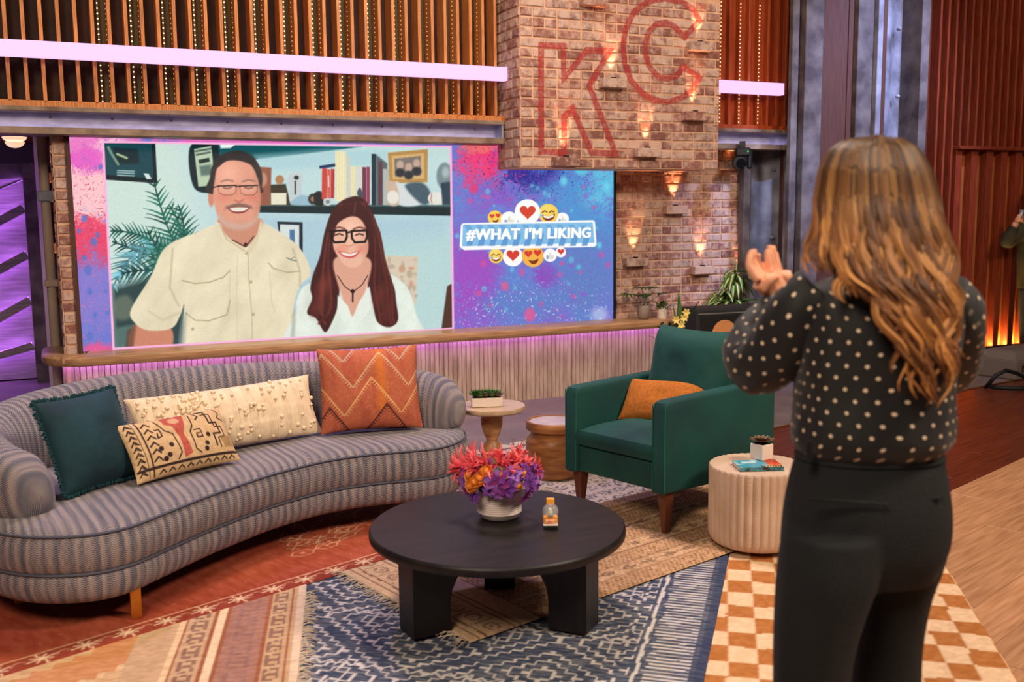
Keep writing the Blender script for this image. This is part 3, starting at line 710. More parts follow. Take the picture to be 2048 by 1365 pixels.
book(1272, 1300, 186, 360, (206, 70, 62), 2); book(1302, 1320, 192, 358, (214, 96, 80), 2); book(1322, 1342, 190, 356, (188, 54, 56), 2); cv.poly([(1258, 174), (1350, 160), (1352, 178), (1260, 190)], (26, 50, 92), 2)
cv.line([(1310, 230), (1312, 290)], 6, (244, 214, 200), 2)
cv.ell(1306, 376, 24, 22, (206, 206, 200), 3).ell(1306, 376, 12, 11, (120, 140, 150), 2)
book(1348, 1408, 92, 372, (240, 230, 186)); 
for k in range(4): cv.line([(1356+k*14, 98), (1356+k*14, 365)], 2.5, (214, 200, 150), 1.5, .7)
book(1410, 1432, 120, 370, (206, 206, 190)); book(1434, 1462, 175, 350, (232, 222, 176)); book(1464, 1500, 172, 345, (214, 214, 206)); book(1500, 1522, 180, 380, (116, 50, 72)); book(1524, 1542, 178, 388, (150, 60, 84))
book(1552, 1578, 106, 394, (24, 50, 62)); cv.poly([(1578, 112), (1640, 160), (1640, 394), (1578, 394)], (88, 100, 104), 4); book(1616, 1650, 190, 394, (176, 184, 176)); book(1590, 1612, 150, 394, (96, 60, 74))
cv.poly([(1643, 100), (1868, 80), (1866, 266), (1652, 272)], (186, 142, 82), 3).poly([(1664, 118), (1846, 102), (1846, 246), (1672, 250)], (214, 176, 116), 3).poly([(1678, 134), (1828, 118), (1828, 228), (1684, 234)], (128, 116, 108), 3)
for a, c in ((1712, 168), (1760, 182), (1805, 160)): cv.ell(a, c, 20, 24, (196, 166, 148), 5).ell(a, c+44, 26, 24, (44, 48, 56), 6)
cv.blob([(1635, 262), (1700, 270), (1712, 330), (1700, 392), (1650, 392), (1640, 320)], (206, 180, 156), 5).ell(1672, 350, 34, 38, (232, 226, 214), 4)
cv.blob([(1690, 262), (1750, 300), (1820, 330), (1822, 392), (1716, 396), (1706, 330)], (214, 220, 220), 6).blob([(1740, 286), (1830, 268), (1880, 320), (1870, 385), (1820, 380)], (70, 92, 104), 8)
cv.ell(1912, 356, 44, 36, (228, 226, 216), 3).line([(1890, 330), (1884, 360), (1892, 386)], 4, (190, 90, 80), 2)
cv.ell(1962, 232, 46, 76, (120, 140, 146), 5).poly([(1940, 270), (1996, 262), (1996, 394), (1950, 394)], (44, 66, 84), 5).ell(1968, 210, 20, 30, (170, 184, 186), 8)
# small frame, tile, chair
cv.poly([(1022, 486), (1165, 490), (1166, 668), (1140, 640), (1030, 540)], (28, 44, 56), 2).poly([(1038, 502), (1146, 506), (1146, 660), (1038, 600)], (214, 224, 220), 2).poly([(1092, 532), (1120, 532), (1122, 640), (1092, 600)], (76, 116, 160), 3)
cv.poly([(1628, 676), (1815, 682), (1800, 960), (1628, 930)], (216, 200, 178), 3)
for k in range(26):
    a, c = r.uniform(1640, 1805), r.uniform(690, 930); cv.ell(a, c, r.uniform(6, 20), r.uniform(6, 22), [(198, 140, 110), (176, 160, 134), (206, 120, 90), (190, 176, 150)][r.integers(4)], 5, .7)
cv.poly([(1976, 850), (2010, 830), (2012, 1080), (1944, 1092)], (78, 50, 40), 4)
# dark lower left, palm
cv.poly([(92, 860), (300, 800), (520, 900), (480, 1200), (106, 1200)], (30, 56, 58), 26, .92).blob([(110, 930), (180, 900), (220, 960), (190, 1030), (120, 1030)], (120, 128, 110), 14, .7).poly([(108, 1085), (240, 1060), (260, 1200), (108, 1200)], (92, 124, 118), 10, .8)
def frond(x0, y0, x1, y1, bend, n, ln, c, wd=13):
    t = np.linspace(0, 1, 24); mxx, myy = (x0+x1)/2+bend[0], (y0+y1)/2+bend[1]
    q = np.c_[(1-t)**2*x0+2*t*(1-t)*mxx+t*t*x1, (1-t)**2*y0+2*t*(1-t)*myy+t*t*y1]; cv.line(q, 8, tuple(np.array(c)*.8), 2)
    for k in range(n):
        f = (k+.5)/n; i = min(int(f*23), 22); p = q[i]; tg = q[i+1]-q[i]; tg /= np.linalg.norm(tg)+1e-9; nn = np.array([-tg[1], tg[0]])
        for sd in (-1, 1):
            l = ln*(.35+.65*math.sin(PI*min(1, f*.85+.12)))*r.uniform(.85, 1.1); e = p+(tg*.75+nn*sd*.8)*l; e[1] += .12*l
            cc = np.array(c)*r.uniform(.7, 1.35); cv.line([p, (p+e)/2+np.array([0, -.04*l]), e], wd, cc, 2, .95, True)
frond(560, 800, 330, 260, (-40, 60), 17, 130, (22, 92, 76)); frond(520, 760, 420, 400, (60, 0), 12, 105, (34, 116, 90)); frond(560, 780, 90, 540, (0, -130), 20, 96, (20, 84, 76)); frond(520, 800, 100, 600, (20, -20), 15, 90, (16, 70, 70))
frond(360, 620, 100, 860, (-40, -120), 17, 100, (96, 156, 168), 15); frond(480, 800, 150, 780, (0, -60), 14, 96, (18, 76, 74)); frond(520, 820, 300, 540, (-30, 60), 12, 110, (24, 100, 80)); frond(480, 700, 470, 400, (50, 0), 10, 100, (20, 84, 74))
cv.blob([(330, 640), (520, 560), (600, 700), (420, 800), (330, 780)], (26, 96, 82), 30, .7)
# man: arms, shirt
fold = lambda a, c: (fbm((a+c*.5)/90, (c-a*.3)/150, 3, 77)-.5)*30
cv.blob([(230, 1060), (420, 1080), (412, 1210), (200, 1210)], (206, 134, 108), 6).poly([(180, 1100), (232, 1060), (214, 1200), (170, 1200)], (92, 60, 48), 10, .7)
cv.poly(catmull([(700, 500), (560, 550), (440, 600), (372, 660), (310, 800), (200, 985), (228, 1060), (300, 1098), (430, 1086), (480, 1010), (500, 960), (486, 1180), (500, 1230), (1100, 1230), (1110, 1000), (1150, 850), (1210, 780), (1160, 650), (1060, 560), (930, 495), (820, 560)], 120, True), (230, 218, 186), 4, 1, fold)
cv.poly([(480, 1080), (510, 1000), (500, 1210), (470, 1210)], (118, 130, 130), 12, .6)
cv.line([(436, 640), (420, 860), (470, 960)], 9, (176, 160, 126), 6, .6).line([(1110, 640), (1150, 760), (1150, 850)], 9, (176, 160, 126), 6, .6).line([(300, 990), (380, 1040), (470, 1000)], 8, (188, 172, 138), 8, .5)
cv.line([(860, 640), (862, 800), (880, 1000), (884, 1200)], 5, (186, 170, 136), 3, .8).line([(800, 680), (795, 900), (800, 1180)], 4, (198, 182, 150), 4, .5)
for a, c in ((875, 826), (888, 1008), (850, 665), (548, 1090)): cv.ell(a, c, 9, 10, (190, 172, 140), 2)
cv.line([(488, 818), (560, 834), (640, 828), (720, 800), (758, 762)], 6, (170, 152, 118), 3, .9).line([(510, 1000), (560, 1040), (640, 1044), (740, 1010), (758, 930)], 6, (172, 154, 120), 3, .9).line([(975, 720), (1000, 750), (1080, 772), (1148, 765)], 6, (170, 152, 118), 3, .9)
cv.line([(758, 762), (752, 1000)], 4, (196, 180, 146), 4, .5).line([(980, 770), (990, 940), (1010, 990)], 4, (196, 180, 146), 4, .5).line([(1075, 690), (1100, 702), (1130, 708)], 6, (120, 124, 120), 3).line([(1095, 700), (1118, 686)], 5, (140, 140, 132), 2)
# neck, collar, face
cv.blob([(700, 470), (930, 470), (910, 560), (850, 630), (790, 610), (720, 540)], (206, 142, 116), 5)
cv.poly([(672, 480), (706, 500), (730, 570), (846, 640), (838, 672), (740, 610), (700, 560)], (232, 218, 186), 3).poly([(930, 470), (910, 560), (850, 650), (870, 668), (912, 602), (940, 500)], (222, 206, 172), 3).line([(700, 505), (738, 585), (840, 652)], 5, (176, 156, 124), 3, .8)
cv.line([(770, 590), (845, 628), (890, 570)], 6, (70, 46, 40), 2).ell(845, 616, 10, 12, (60, 40, 36), 3)
cv.ell(652, 350, 18, 52, (214, 138, 112), 4)
cv.blob([(645, 240), (660, 170), (720, 110), (800, 96), (880, 120), (925, 190), (930, 280), (920, 330), (640, 330)], (52, 46, 46), 5)
face = lambda a, c: (np.exp(-((a-745)/70)**2-((c-215)/70)**2)*22-np.clip((a-880)/60, 0, 1)*30-np.clip((c-470)/60, 0, 1)*10)
cv.blob([(668, 230), (700, 160), (790, 142), (870, 165), (912, 240), (930, 330), (925, 420), (895, 490), (830, 528), (755, 522), (700, 480), (672, 400), (660, 320)], (226, 158, 132), 5, 1, 60, face)
cv.blob([(672, 250), (690, 180), (760, 130), (720, 122), (660, 180), (648, 280), (660, 330)], (56, 50, 50), 5).blob([(880, 160), (916, 220), (928, 300), (940, 260), (930, 190), (890, 130)], (60, 54, 54), 5).blob([(665, 150), (740, 100), (830, 92), (890, 130), (900, 170), (820, 146), (740, 140), (690, 180)], (48, 42, 44), 6)
cv.blob([(690, 440), (740, 480), (830, 500), (900, 470), (920, 420), (905, 490), (840, 530), (755, 526), (705, 490)], (206, 176, 160), 12, .75)
cv.ell(730, 350, 40, 26, (232, 130, 110), 18, .6).ell(880, 350, 36, 26, (226, 120, 100), 18, .6).ell(810, 335, 26, 40, (232, 150, 124), 12, .8).line([(785, 366), (806, 378), (832, 364)], 8, (176, 92, 76), 5, .7).line([(800, 280), (792, 340)], 7, (200, 124, 100), 6, .5)
cv.blob([(742, 400), (806, 384), (868, 396), (876, 414), (806, 404), (744, 418)], (120, 92, 84), 5, .85)
cv.blob([(750, 412), (806, 404), (866, 410), (840, 436), (800, 442), (768, 434)], (150, 70, 66), 3).blob([(758, 413), (806, 407), (858, 411), (836, 426), (800, 430), (772, 426)], (240, 228, 214), 2).line([(735, 395), (725, 425)], 6, (190, 112, 92), 4, .6).line([(876, 392), (886, 420)], 6, (180, 104, 86), 4, .6)
for a in (742, 862):
    cv.line([(a-34, 262), (a, 252), (a+34, 260)], 8, (120, 92, 80), 4, .7).line([(a-22, 296), (a, 302), (a+22, 296)], 6, (84, 52, 46), 3).ell(a, 300, 48, 34, (255, 220, 200), 6, .14)
    cv.line([(a-52, 288), (a+50, 284)], 8, (58, 40, 42), 2).line([(a-50, 288), (a-46, 325), (a-20, 338), (a+28, 338), (a+48, 320), (a+50, 286)], 4, (120, 84, 78), 2, .8)
cv.line([(790, 290), (814, 288)], 6, (58, 40, 42), 2).line([(690, 288), (650, 300)], 6, (58, 40, 42), 2)
# woman: shirt, hair, face
cv.poly(catmull([(1330, 790), (1210, 830), (1150, 880), (1120, 1000), (1100, 1230), (1830, 1230), (1800, 1000), (1760, 870), (1690, 800), (1600, 770), (1460, 860)], 90, True), (224, 232, 220), 4, 1, lambda a, c: (fbm(a/80, c/120, 3, 88)-.5)*34)
cv.poly([(1105, 1010), (1130, 960), (1120, 1150), (1098, 1150)], (160, 160, 150), 8, .6)
cv.blob([(1470, 330), (1486, 296), (1502, 330), (1496, 360)], (70, 80, 84), 3)
hair = (66, 26, 28)
cv.poly(catmull([(1450, 345), (1370, 380), (1320, 450), (1285, 560), (1262, 680), (1225, 780), (1208, 860), (1218, 920), (1190, 1000), (1240, 1030), (1290, 1108), (1330, 1050), (1362, 960), (1372, 850), (1368, 700), (1520, 700), (1530, 850), (1560, 960), (1585, 1050), (1650, 1080), (1700, 1040), (1690, 940), (1680, 860), (1640, 760), (1605, 640), (1580, 500), (1540, 400), (1500, 356)], 170, True), hair, 4)
cv.blob([(1350, 690), (1530, 690), (1540, 800), (1450, 1020), (1360, 830)], (222, 164, 140), 6).poly([(1362, 900), (1420, 960), (1442, 1030), (1400, 1060), (1360, 980)], (232, 238, 226), 4).poly([(1540, 850), (1480, 940), (1446, 1026), (1500, 1040), (1560, 960)], (230, 236, 224), 4)
cv.line([(1360, 790), (1400, 850), (1446, 884), (1500, 840), (1530, 790)], 5, (44, 26, 28), 2).line([(1446, 880), (1446, 936)], 9, (40, 24, 26), 2).ell(1446, 878, 12, 12, (40, 24, 26), 2)
for k in range(70):
    a0 = r.uniform(0, 1); sd = r.integers(2)
    if sd: q = [(1480+r.uniform(0, 40), 380), (1560+30*a0, 520), (1570+60*a0, 700), (1560+120*a0, 860), (1590+90*a0, 1000), (1600+90*a0, 1060)]
    else: q = [(1440-r.uniform(0, 60), 390), (1330-20*a0, 520), (1310-40*a0, 700), (1240+90*(1-a0), 860), (1230+100*(1-a0), 980), (1250+70*a0, 1060)]
    cv.line(catmull(q, 14), r.uniform(4, 10), [(98, 40, 36), (44, 18, 22), (126, 54, 44), (58, 24, 26), (84, 34, 32)][r.integers(5)], 4, .55)
for a, c, q in ((1280, 850, (150, 66, 54)), (1250, 960, (132, 58, 50)), (1600, 900, (120, 52, 44)), (1640, 980, (104, 44, 40))): cv.ell(a, c, 34, 60, q, 20, .5, .4)
cv.blob([(1345, 560), (1360, 500), (1420, 462), (1470, 462), (1510, 500), (1532, 580), (1530, 660), (1490, 730), (1440, 746), (1390, 720), (1345, 650), (1335, 600)], (236, 182, 156), 4, 1, 50, lambda a, c: -np.clip((a-1490)/40, 0, 1)*26+np.exp(-((a-1430)/50)**2-((c-520)/40)**2)*14)
cv.blob([(1460, 400), (1400, 450), (1355, 500), (1335, 590), (1320, 600), (1320, 480), (1380, 400)], hair, 5).blob([(1465, 400), (1500, 470), (1525, 520), (1536, 600), (1560, 620), (1556, 480), (1510, 400)], hair, 5).line([(1455, 440), (1462, 380)], 8, (110, 70, 62), 4, .7)
cv.ell(1385, 640, 34, 26, (232, 140, 118), 16, .6).ell(1495, 640, 30, 26, (226, 132, 112), 16, .6).blob([(1404, 600), (1440, 585), (1452, 618), (1430, 628), (1400, 622)], (240, 186, 158), 7).line([(1396, 618), (1424, 628), (1450, 616)], 5, (190, 110, 90), 4, .7)
cv.blob([(1368, 652), (1430, 664), (1484, 650), (1462, 684), (1428, 692), (1390, 682)], (206, 92, 88), 3).blob([(1380, 658), (1430, 668), (1474, 656), (1456, 674), (1428, 680), (1396, 674)], (246, 236, 226), 2).line([(1360, 640), (1366, 660)], 5, (196, 120, 100), 3, .6).line([(1490, 640), (1486, 660)], 5, (196, 120, 100), 3, .6)
for a in (1370, 1484):
    cv.line([(a-34, 528), (a, 518), (a+30, 526)], 9, (92, 50, 44), 3, .8).line([(a-20, 562), (a, 555), (a+20, 562)], 8, (52, 28, 28), 3)
    q = [(a-44, 540), (a+40, 536), (a+44, 570), (a+32, 600), (a-26, 604), (a-42, 580), (a-44, 540)]
    cv.line(q, 12, (26, 18, 20), 2)
cv.line([(1412, 548), (1444, 544)], 11, (26, 18, 20), 2).line([(1326, 545), (1308, 535)], 9, (26, 18, 20), 2).line([(1526, 540), (1534, 535)], 9, (26, 18, 20), 2)
# clip to the inset
ins = Canvas(PX, PY); ins.poly(IN, (1, 1, 1), 1.5); k_ = ins.C[:, :1]; cv.C = keep*(1-k_)+cv.C*k_
# ---- hashtag badge
S7 = K6/3.9
def q7(P): return [((890-190)*K6+p[0]*S7, (330-270)*K6+p[1]*S7) for p in P]
def e7(cx, cy, rr, c, soft=1.5, a=1.0, ry=None): (X7, Y7), = q7([(cx, cy)]); cv.ell(X7, Y7, rr*S7, (ry or rr)*S7, c, soft, a)
def heart(cx, cy, s_, c):
    t = np.linspace(0, 2*PI, 40, endpoint=False); P = np.c_[cx+s_*16*np.sin(t)**3/16, cy-s_*(13*np.cos(t)-5*np.cos(2*t)-2*np.cos(3*t)-np.cos(4*t))/16]
    cv.poly(q7(P), c, 1.2)
def l7(P, wd, c): cv.line(q7(P), wd*S7, c, 1.2)
def laugh(cx, cy, R):
    e7(cx, cy, R, (248, 208, 84)); e7(cx-R*.2, cy-R*.35, R*.6, (252, 226, 120), 8, .6)
    cv.poly(q7(catmull([(cx-R*.62, cy+.12*R), (cx, cy+.3*R), (cx+R*.66, cy+.0*R), (cx+R*.5, cy+.55*R), (cx, cy+.75*R), (cx-R*.45, cy+.6*R)], 30, True)), (124, 52, 30), 1)
    cv.poly(q7([(cx-R*.55, cy+.18*R), (cx, cy+.32*R), (cx+R*.58, cy+.08*R), (cx+R*.5, cy+.34*R), (cx, cy+.52*R), (cx-R*.45, cy+.42*R)]), (252, 250, 240), 1)
    for sx in (-.38, .34): l7([(cx+R*(sx-.24), cy-.1*R), (cx+R*sx, cy-.28*R), (cx+R*(sx+.24), cy-.16*R)], R*.13, (120, 66, 30))
    e7(cx-R*.78, cy+.2*R, R*.16, (150, 206, 236))
def love(cx, cy, R, c=(248, 208, 84)):
    e7(cx, cy, R, c); heart(cx-R*.42, cy-R*.22, R*.36, (214, 62, 48)); heart(cx+R*.42, cy-R*.3, R*.36, (214, 62, 48))
    cv.poly(q7(catmull([(cx-R*.4, cy+.35*R), (cx, cy+.42*R), (cx+R*.5, cy+.25*R), (cx+R*.3, cy+.65*R), (cx-R*.1, cy+.72*R)], 24, True)), (124, 52, 30), 1)
def thumb(cx, cy, R):
    e7(cx, cy, R, (250, 250, 250)); cv.poly(q7([(cx-.55*R, cy), (cx-.25*R, cy), (cx-.25*R, cy+.6*R), (cx-.55*R, cy+.6*R)]), (130, 150, 200), 1)
    cv.poly(q7([(cx-.2*R, cy), (cx+.02*R, cy-.5*R), (cx+.18*R, cy-.4*R), (cx+.12*R, cy-.05*R), (cx+.6*R, cy), (cx+.5*R, cy+.6*R), (cx-.2*R, cy+.6*R)]), (226, 222, 206), 1)
love(390, 412, 56); thumb(500, 430, 66); thumb(915, 425, 52); laugh(806, 380, 76); e7(643, 368, 99, (252, 252, 250)); heart(645, 366, 62, (216, 70, 48))
laugh(398, 712, 56); e7(530, 715, 78, (252, 250, 248)); heart(530, 704, 50, (214, 62, 48)); love(686, 712, 86, (246, 178, 74)); thumb(820, 705, 52); e7(903, 682, 40, (252, 250, 248)); heart(904, 676, 26, (214, 62, 48))
cv.poly(q7([(124, 470), (140, 455), (1155, 432), (1170, 446), (1182, 622), (1168, 640), (150, 666), (114, 640)]), (250, 250, 248), 1.5)
cv.poly(q7([(140, 468), (1152, 448), (1166, 608), (134, 636)]), (132, 190, 230), 1.5)
for k in range(11):
    a = 150+k*90; cv.poly(q7([(a, 467), (a+44, 466), (a+84, 545), (a+40, 545)]), (108, 168, 218), 1.5, .9); cv.poly(q7([(a+40, 545), (a+84, 545), (a+60, 632), (a+14, 633)]), (92, 150, 208), 1.5, .9)
cv.poly(q7([(1146, 440), (1240, 440), (1240, 660), (1160, 660)]), (0, 0, 0), 1, 0)
cv.C += (vnoise(x/3, y/3, 71)[:, None]-.5)*14
scan = 1-.035*np.cos(VZ.ravel()*2*PI/.0115)
fast_mesh('screen_picture', np.stack([VX.ravel(), np.full(VX.size, SY), VZ.ravel()], 1), quads, PAINT('screen_picture', .4, 1.0), scr, cv.lin()*scan[:, None], smooth=False)
# lettering of the badge
tc_ = bpy.data.curves.new('caption', 'FONT'); tc_.body = "#WHAT I'M LIKING"; tc_.size = 1; tc_.offset = 0.0; tc_.space_character = 1.10; tc_.align_x = 'CENTER'; tc_.align_y = 'CENTER'
to = bpy.data.objects.new('caption_source', tc_); COL.objects.link(to); bpy.context.view_layer.update()
me = bpy.data.meshes.new_from_object(to.evaluated_get(bpy.context.evaluated_depsgraph_get())); bpy.data.objects.remove(to)
co = np.zeros(len(me.vertices)*3, np.float32); me.vertices.foreach_get('co', co); co = co.reshape(-1, 3)
lo, hi = co.min(0), co.max(0); s_ = (co-lo)/np.maximum(hi-lo, 1e-6)
pA, pB, pC = [np.array([on_y(890+a/3.9, 330+c/3.9, SY-.003)[k] for k in (0, 2)]) for a, c in ((168, 592), (1130, 574), (172, 500))]
new = pA[None]+(pB-pA)[None]*s_[:, :1]+(pC-pA)[None]*s_[:, 1:2]
me.vertices.foreach_set('co', np.c_[new[:, 0], np.full(len(new), SY-.003), new[:, 1]].astype(np.float32).ravel()); me.update()
_b = [np.c_[new[:, 0]+dx, np.full(len(new), SY-.003-.00005*j), new[:, 1]+dz] for j, (dx, dz) in enumerate(((0, 0), (.0075, 0), (-.0075, 0), (0, .004), (0, -.004), (.006, .003), (-.006, .003), (.006, -.003), (-.006, -.003)))]
_f = [tuple(p.vertices) for p in me.polygons]; nv_ = len(new); me = bpy.data.meshes.new('caption_lettering'); me.from_pydata(np.concatenate(_b).tolist(), [], [tuple(i+nv_*j for i in q) for j in range(len(_b)) for q in _f])
me.materials.clear(); me.materials.append(EM('caption_white', (252, 252, 248), 1.0))
o = bpy.data.objects.new('caption_lettering', me); _link(o, scr); o['label'] = 'white block lettering of the hashtag badge'; o['kind'] = 'stuff'
# ================================================================ rugs (layered on the floor)
m_rug = PAINT('woven_rug', .95, bump=.5, bscale=260)
m_fringe = M('cream_fringe', (206, 186, 160), .95)
def rug(name, label, o, d, e, s0, s1, t0, t1, z, step, paint, th=.006):
    """o: corner, d/e: unit directions of pattern axes s and t"""
    o, d, e = (np.array(q, float) for q in (o, d, e)); d /= np.linalg.norm(d); e /= np.linalg.norm(e)
    nx, ny = int((s1-s0)/step), int((t1-t0)/step); u, v, q = sheet(nx, ny); S = s0+(s1-s0)*u; T = t0+(t1-t0)*v
    X = o[0]+S*d[0]+T*e[0]; Y = o[1]+S*d[1]+T*e[1]; Z = np.full(X.shape, z); Z += .0012*(fbm(X*9, Y*9, 2, 4)-.5)
    Z[0], Z[-1], Z[:, 0], Z[:, -1] = (z-th,)*4
    cv = Canvas(S, T); paint(cv, S.ravel(), T.ravel())
    if d[0]*e[1]-d[1]*e[0] < 0: q = q[:, ::-1]
    ob = fast_mesh(name, np.stack([X.ravel(), Y.ravel(), Z.ravel()], 1), q, m_rug, None, cv.lin()); return tag(ob, label, 'rug')
def fringe(parent, a, c, out, n, ln, z, seed):
    r = np.random.default_rng(seed); mb = MB(); a, c, out = (np.array(q, float) for q in (a, c, out))
    for k in range(n):
        p = a+(c-a)*(k+r.uniform(0, 1))/n; dr = out+np.array([-out[1], out[0]])*r.uniform(-.7, .7); l = ln*r.uniform(.6, 1.2)
        m = p+dr*l*.5+r.uniform(-.008, .008, 2); f = p+dr*l
        mb.tube([(*p, z), (*m, z+r.uniform(.002, .008)), (*f, z-.002)], [.0018, .0018, .001], 4)
    o = mb.build('fringe', m_fringe, parent); o['kind'] = 'stuff'; return o
tri = lambda a: np.abs((a % 1)-.5)*2
# pale vintage rug under the armchair
def p_white(cv, s, t):
    n = fbm(s*30, t*30, 3, 2); cv.C[:] = (196, 178, 168); cv.C += (n[:, None]-.5)*36
    a, b = (s/.115) % 1-.5, (t/.115) % 1-.5; rr = np.hypot(a, b)
    m = ((np.abs(rr-.27) < .07) | (rr < .1) | ((np.abs(a) > .43) & (vnoise(s*60, t*60, 3) > .5))) & (vnoise(s*90, t*90, 8) > .28)
    cv.put(m*.75, (76, 74, 86)); bd = np.minimum(np.minimum(s+.9, .95-s), np.minimum(t+.8, 1.0-t)); cv.put((np.abs(bd-.12) < .012)*.8, (80, 74, 80))
rug('vintage_rug', 'pale faded floral rug under the green armchair', (2.9, 5.0), (.966, .25), (-.25, .966), -.9, .95, -.8, 1.0, .008, .012, p_white)
# brown and cream checked rug
def p_check(cv, s, t):
    ws = s+.010*(vnoise(s*9, t*7, 4)-.5)*2; wt = t+.016*(vnoise(s*6, t*9, 6)-.5)*2
    w_ = ((np.floor(ws/.104)+np.floor(wt/.128)) % 2) > 0
    cv.C[:] = (226, 190, 150); cv.put(w_.astype(float), (176, 110, 54)); cv.C += (fbm(s*60, t*60, 2, 3)[:, None]-.5)*34
    cv.put(((np.abs(wt-1.39) < .008) | (np.abs(wt-1.42) < .008))*(s > 1.0)*.9, (176, 110, 54))
d_c = np.array([-.597, -.802]); e_c = np.array([-.802, .597])
rug('checked_rug', 'brown and cream checked rug under the standing woman', (3.62, 3.23), e_c, d_c, 0, 1.5, 0, 2.3, .008, .011, p_check)
# blue rug with white stepped lozenges
def p_blue(cv, s, t):
    n = fbm(s*26, t*150, 3, 5); cv.C[:] = (58, 66, 86); cv.put(np.clip((n-.45)*6, 0, 1)*.65, (128, 128, 132)); cv.put(np.clip((fbm(s*4, t*4, 2, 15)-.5)*3, 0, 1)*.3, (44, 54, 88))
    wob = (vnoise(s*20, t*20, 7)-.5)*.010
    a = np.abs(((s-.30)/.46) % 1-.5)*.46; b = np.abs(((t+.1*(np.floor((s-.30)/.46) % 2))/.56) % 1-.5)*.56
    qa, qb = .036, .031; a = a+wob*.35; b = b+wob*.35; ia, ib = np.floor(a/qa), np.floor(b/qb); fa, fb = a/qa-ia, b/qb-ib; Dg = ia+ib
    m = np.isin(Dg, (1, 3, 5, 8, 10, 12, 13)) & ((fa < .25) | (fb < .29)) & (s > .25)
    m2 = (np.abs(s-.232+wob) < .007)
    comb = (s > .055) & (s < .195+.02*vnoise(t*40, t*0, 2)) & (np.abs(((t+wob*.4)/.027) % 1-.5) < .2)
    zz = (np.abs(((t+.03*tri(s/.055)+wob)/.43) % 1-.5) < .015) & (s > .25)
    cv.put((m | m2 | comb | zz)*(.78+.2*vnoise(s*130, t*130, 4)), (214, 204, 196)); cv.put((s < .035)*.5, (44, 54, 82))
d_b = np.array([-.652, -.758]); e_b = np.array([-.758, .652])
rug('blue_rug', 'navy blue rug with white stepped lozenges under the coffee table front', (2.567+.15, 3.385+.17), e_b, d_b, 0, 2.25, 0, 2.2, .013, .0064, p_blue)
# tan kilim
def p_tan(cv, s, t):
    n = fbm(s*40, t*90, 3, 6); cv.C[:] = (200, 138, 90)
    a = np.floor(np.abs(((t+.25)/.9) % 1-.5)*.9/.05)*.05; m = (s-.62+a*1.1); cv.put(((m % .55) < .26).astype(float)*.8, (206, 172, 128)); cv.put((np.abs((m % .55)-.26) < .012)*.7, (226, 196, 150))
    cv.put((s < .60)*(1.0), (196, 160, 122))
    for x0, x1, c in ((.0, .035, (222, 196, 168)), (.05, .06, (150, 84, 56)), (.135, .145, (150, 84, 56)), (.145, .285, (160, 112, 96)), (.285, .293, (150, 84, 56)), (.293, .33, (232, 204, 166)), (.33, .338, (150, 84, 56)), (.43, .44, (150, 84, 56)), (.44, .46, (226, 192, 148))):
        cv.put(((s >= x0) & (s < x1)).astype(float)*.9, c)
    for c0, w_ in ((.097, .07), (.385, .075), (.215, .1)):
        a = (s-c0)/w_; b = (t/.115) % 1-.5; mk = (((np.abs(np.abs(a)-.3) < .09) & (np.abs(b) < .36)) | ((np.abs(b) < .10) & (np.abs(a) < .36)) | ((np.abs(np.abs(b)-.36) < .07) & (np.abs(a) < .36) & (a*np.sign(b) > -.1)))
        cv.put(mk*(.35 if c0 == .215 else .75)*(vnoise(s*70, t*70, 2) > .2), (124, 88, 76) if c0 != .215 else (120, 92, 96))
    cv.C += (n[:, None]-.5)*40
d_t = np.array([-.26, -.966]); e_t = np.array([-.966, .26])
kil = rug('tan_kilim', 'faded orange and tan kilim rug with patterned border bands', (.856+.07, 3.899+.25), e_t, d_t, 0, 2.2, 0, 1.9, .017, .0075, p_tan)
fringe(kil, (.86, 3.91), (.50, 2.6), (.97, -.2), 150, .05, .0175, 5)
# rust red rug with star border
def p_red(cv, s, t):
    n = fbm(s*60, t*18, 3, 8); cv.C[:] = (154, 66, 44); cv.put(np.clip((fbm(s*3, t*3, 3, 9)-.45)*4, 0, 1)*.5, (176, 88, 58)); cv.C += (n[:, None]-.5)*34
    cv.put((t < .085)*.45, (118, 40, 32)); cv.put((np.abs(t-.090-.004*vnoise(s*30, t, 3)) < .0045)*.8, (216, 180, 140))
    cream = (226, 196, 158)
    for k in range(-9, 22):
        cx = k*.152+.03; cy = .045
        for a in range(4):
            an = a*PI/4+.2; L_ = .052 if a % 2 == 0 else .04; cv.line([(cx-L_*math.cos(an), cy-L_*.8*math.sin(an)), (cx+L_*math.cos(an), cy+L_*.8*math.sin(an))], .0095, cream, .0025, .92)
        cv.line(catmull([(cx+.05, .04), (cx+.075, .066), (cx+.1, .05)], 6), .006, cream, .0025, .6)
    r = np.random.default_rng(8)
    for k in range(18):
        cx, cy = r.uniform(.95, 1.75), r.uniform(.2, .95)
        P = [(cx-.06, cy), (cx-.03, cy+.035), (cx+.03, cy+.035), (cx+.06, cy), (cx+.03, cy-.035), (cx-.03, cy-.035), (cx-.06, cy)]
        cv.line(P, .006, cream, .0025, .75); cv.ell(cx, cy, .012, .012, (206, 150, 110), .003, .8)
        cv.line([(cx+.06, cy), (cx+.13, cy+.03)], .005, cream, .0025, .7); cv.line([(cx-.02, cy+.06), (cx+.02, cy+.1)], .006, cream, .0025, .7); cv.line([(cx+.02, cy+.06), (cx-.02, cy+.1)], .006, cream, .0025, .7)
    for k in range(40): cv.ell(r.uniform(-.8, 1.4), r.uniform(.12, 1), .006, .005, (196, 128, 96), .003, .6)
d_r = np.array([.945, .327]); e_r = np.array([-.327, .945])
rug('rust_rug', 'rust red rug with cream star border under the curved sofa', (.154, 3.745), d_r, e_r, -1.4, 2.0, 0, 1.5, .021, .0078, p_red)
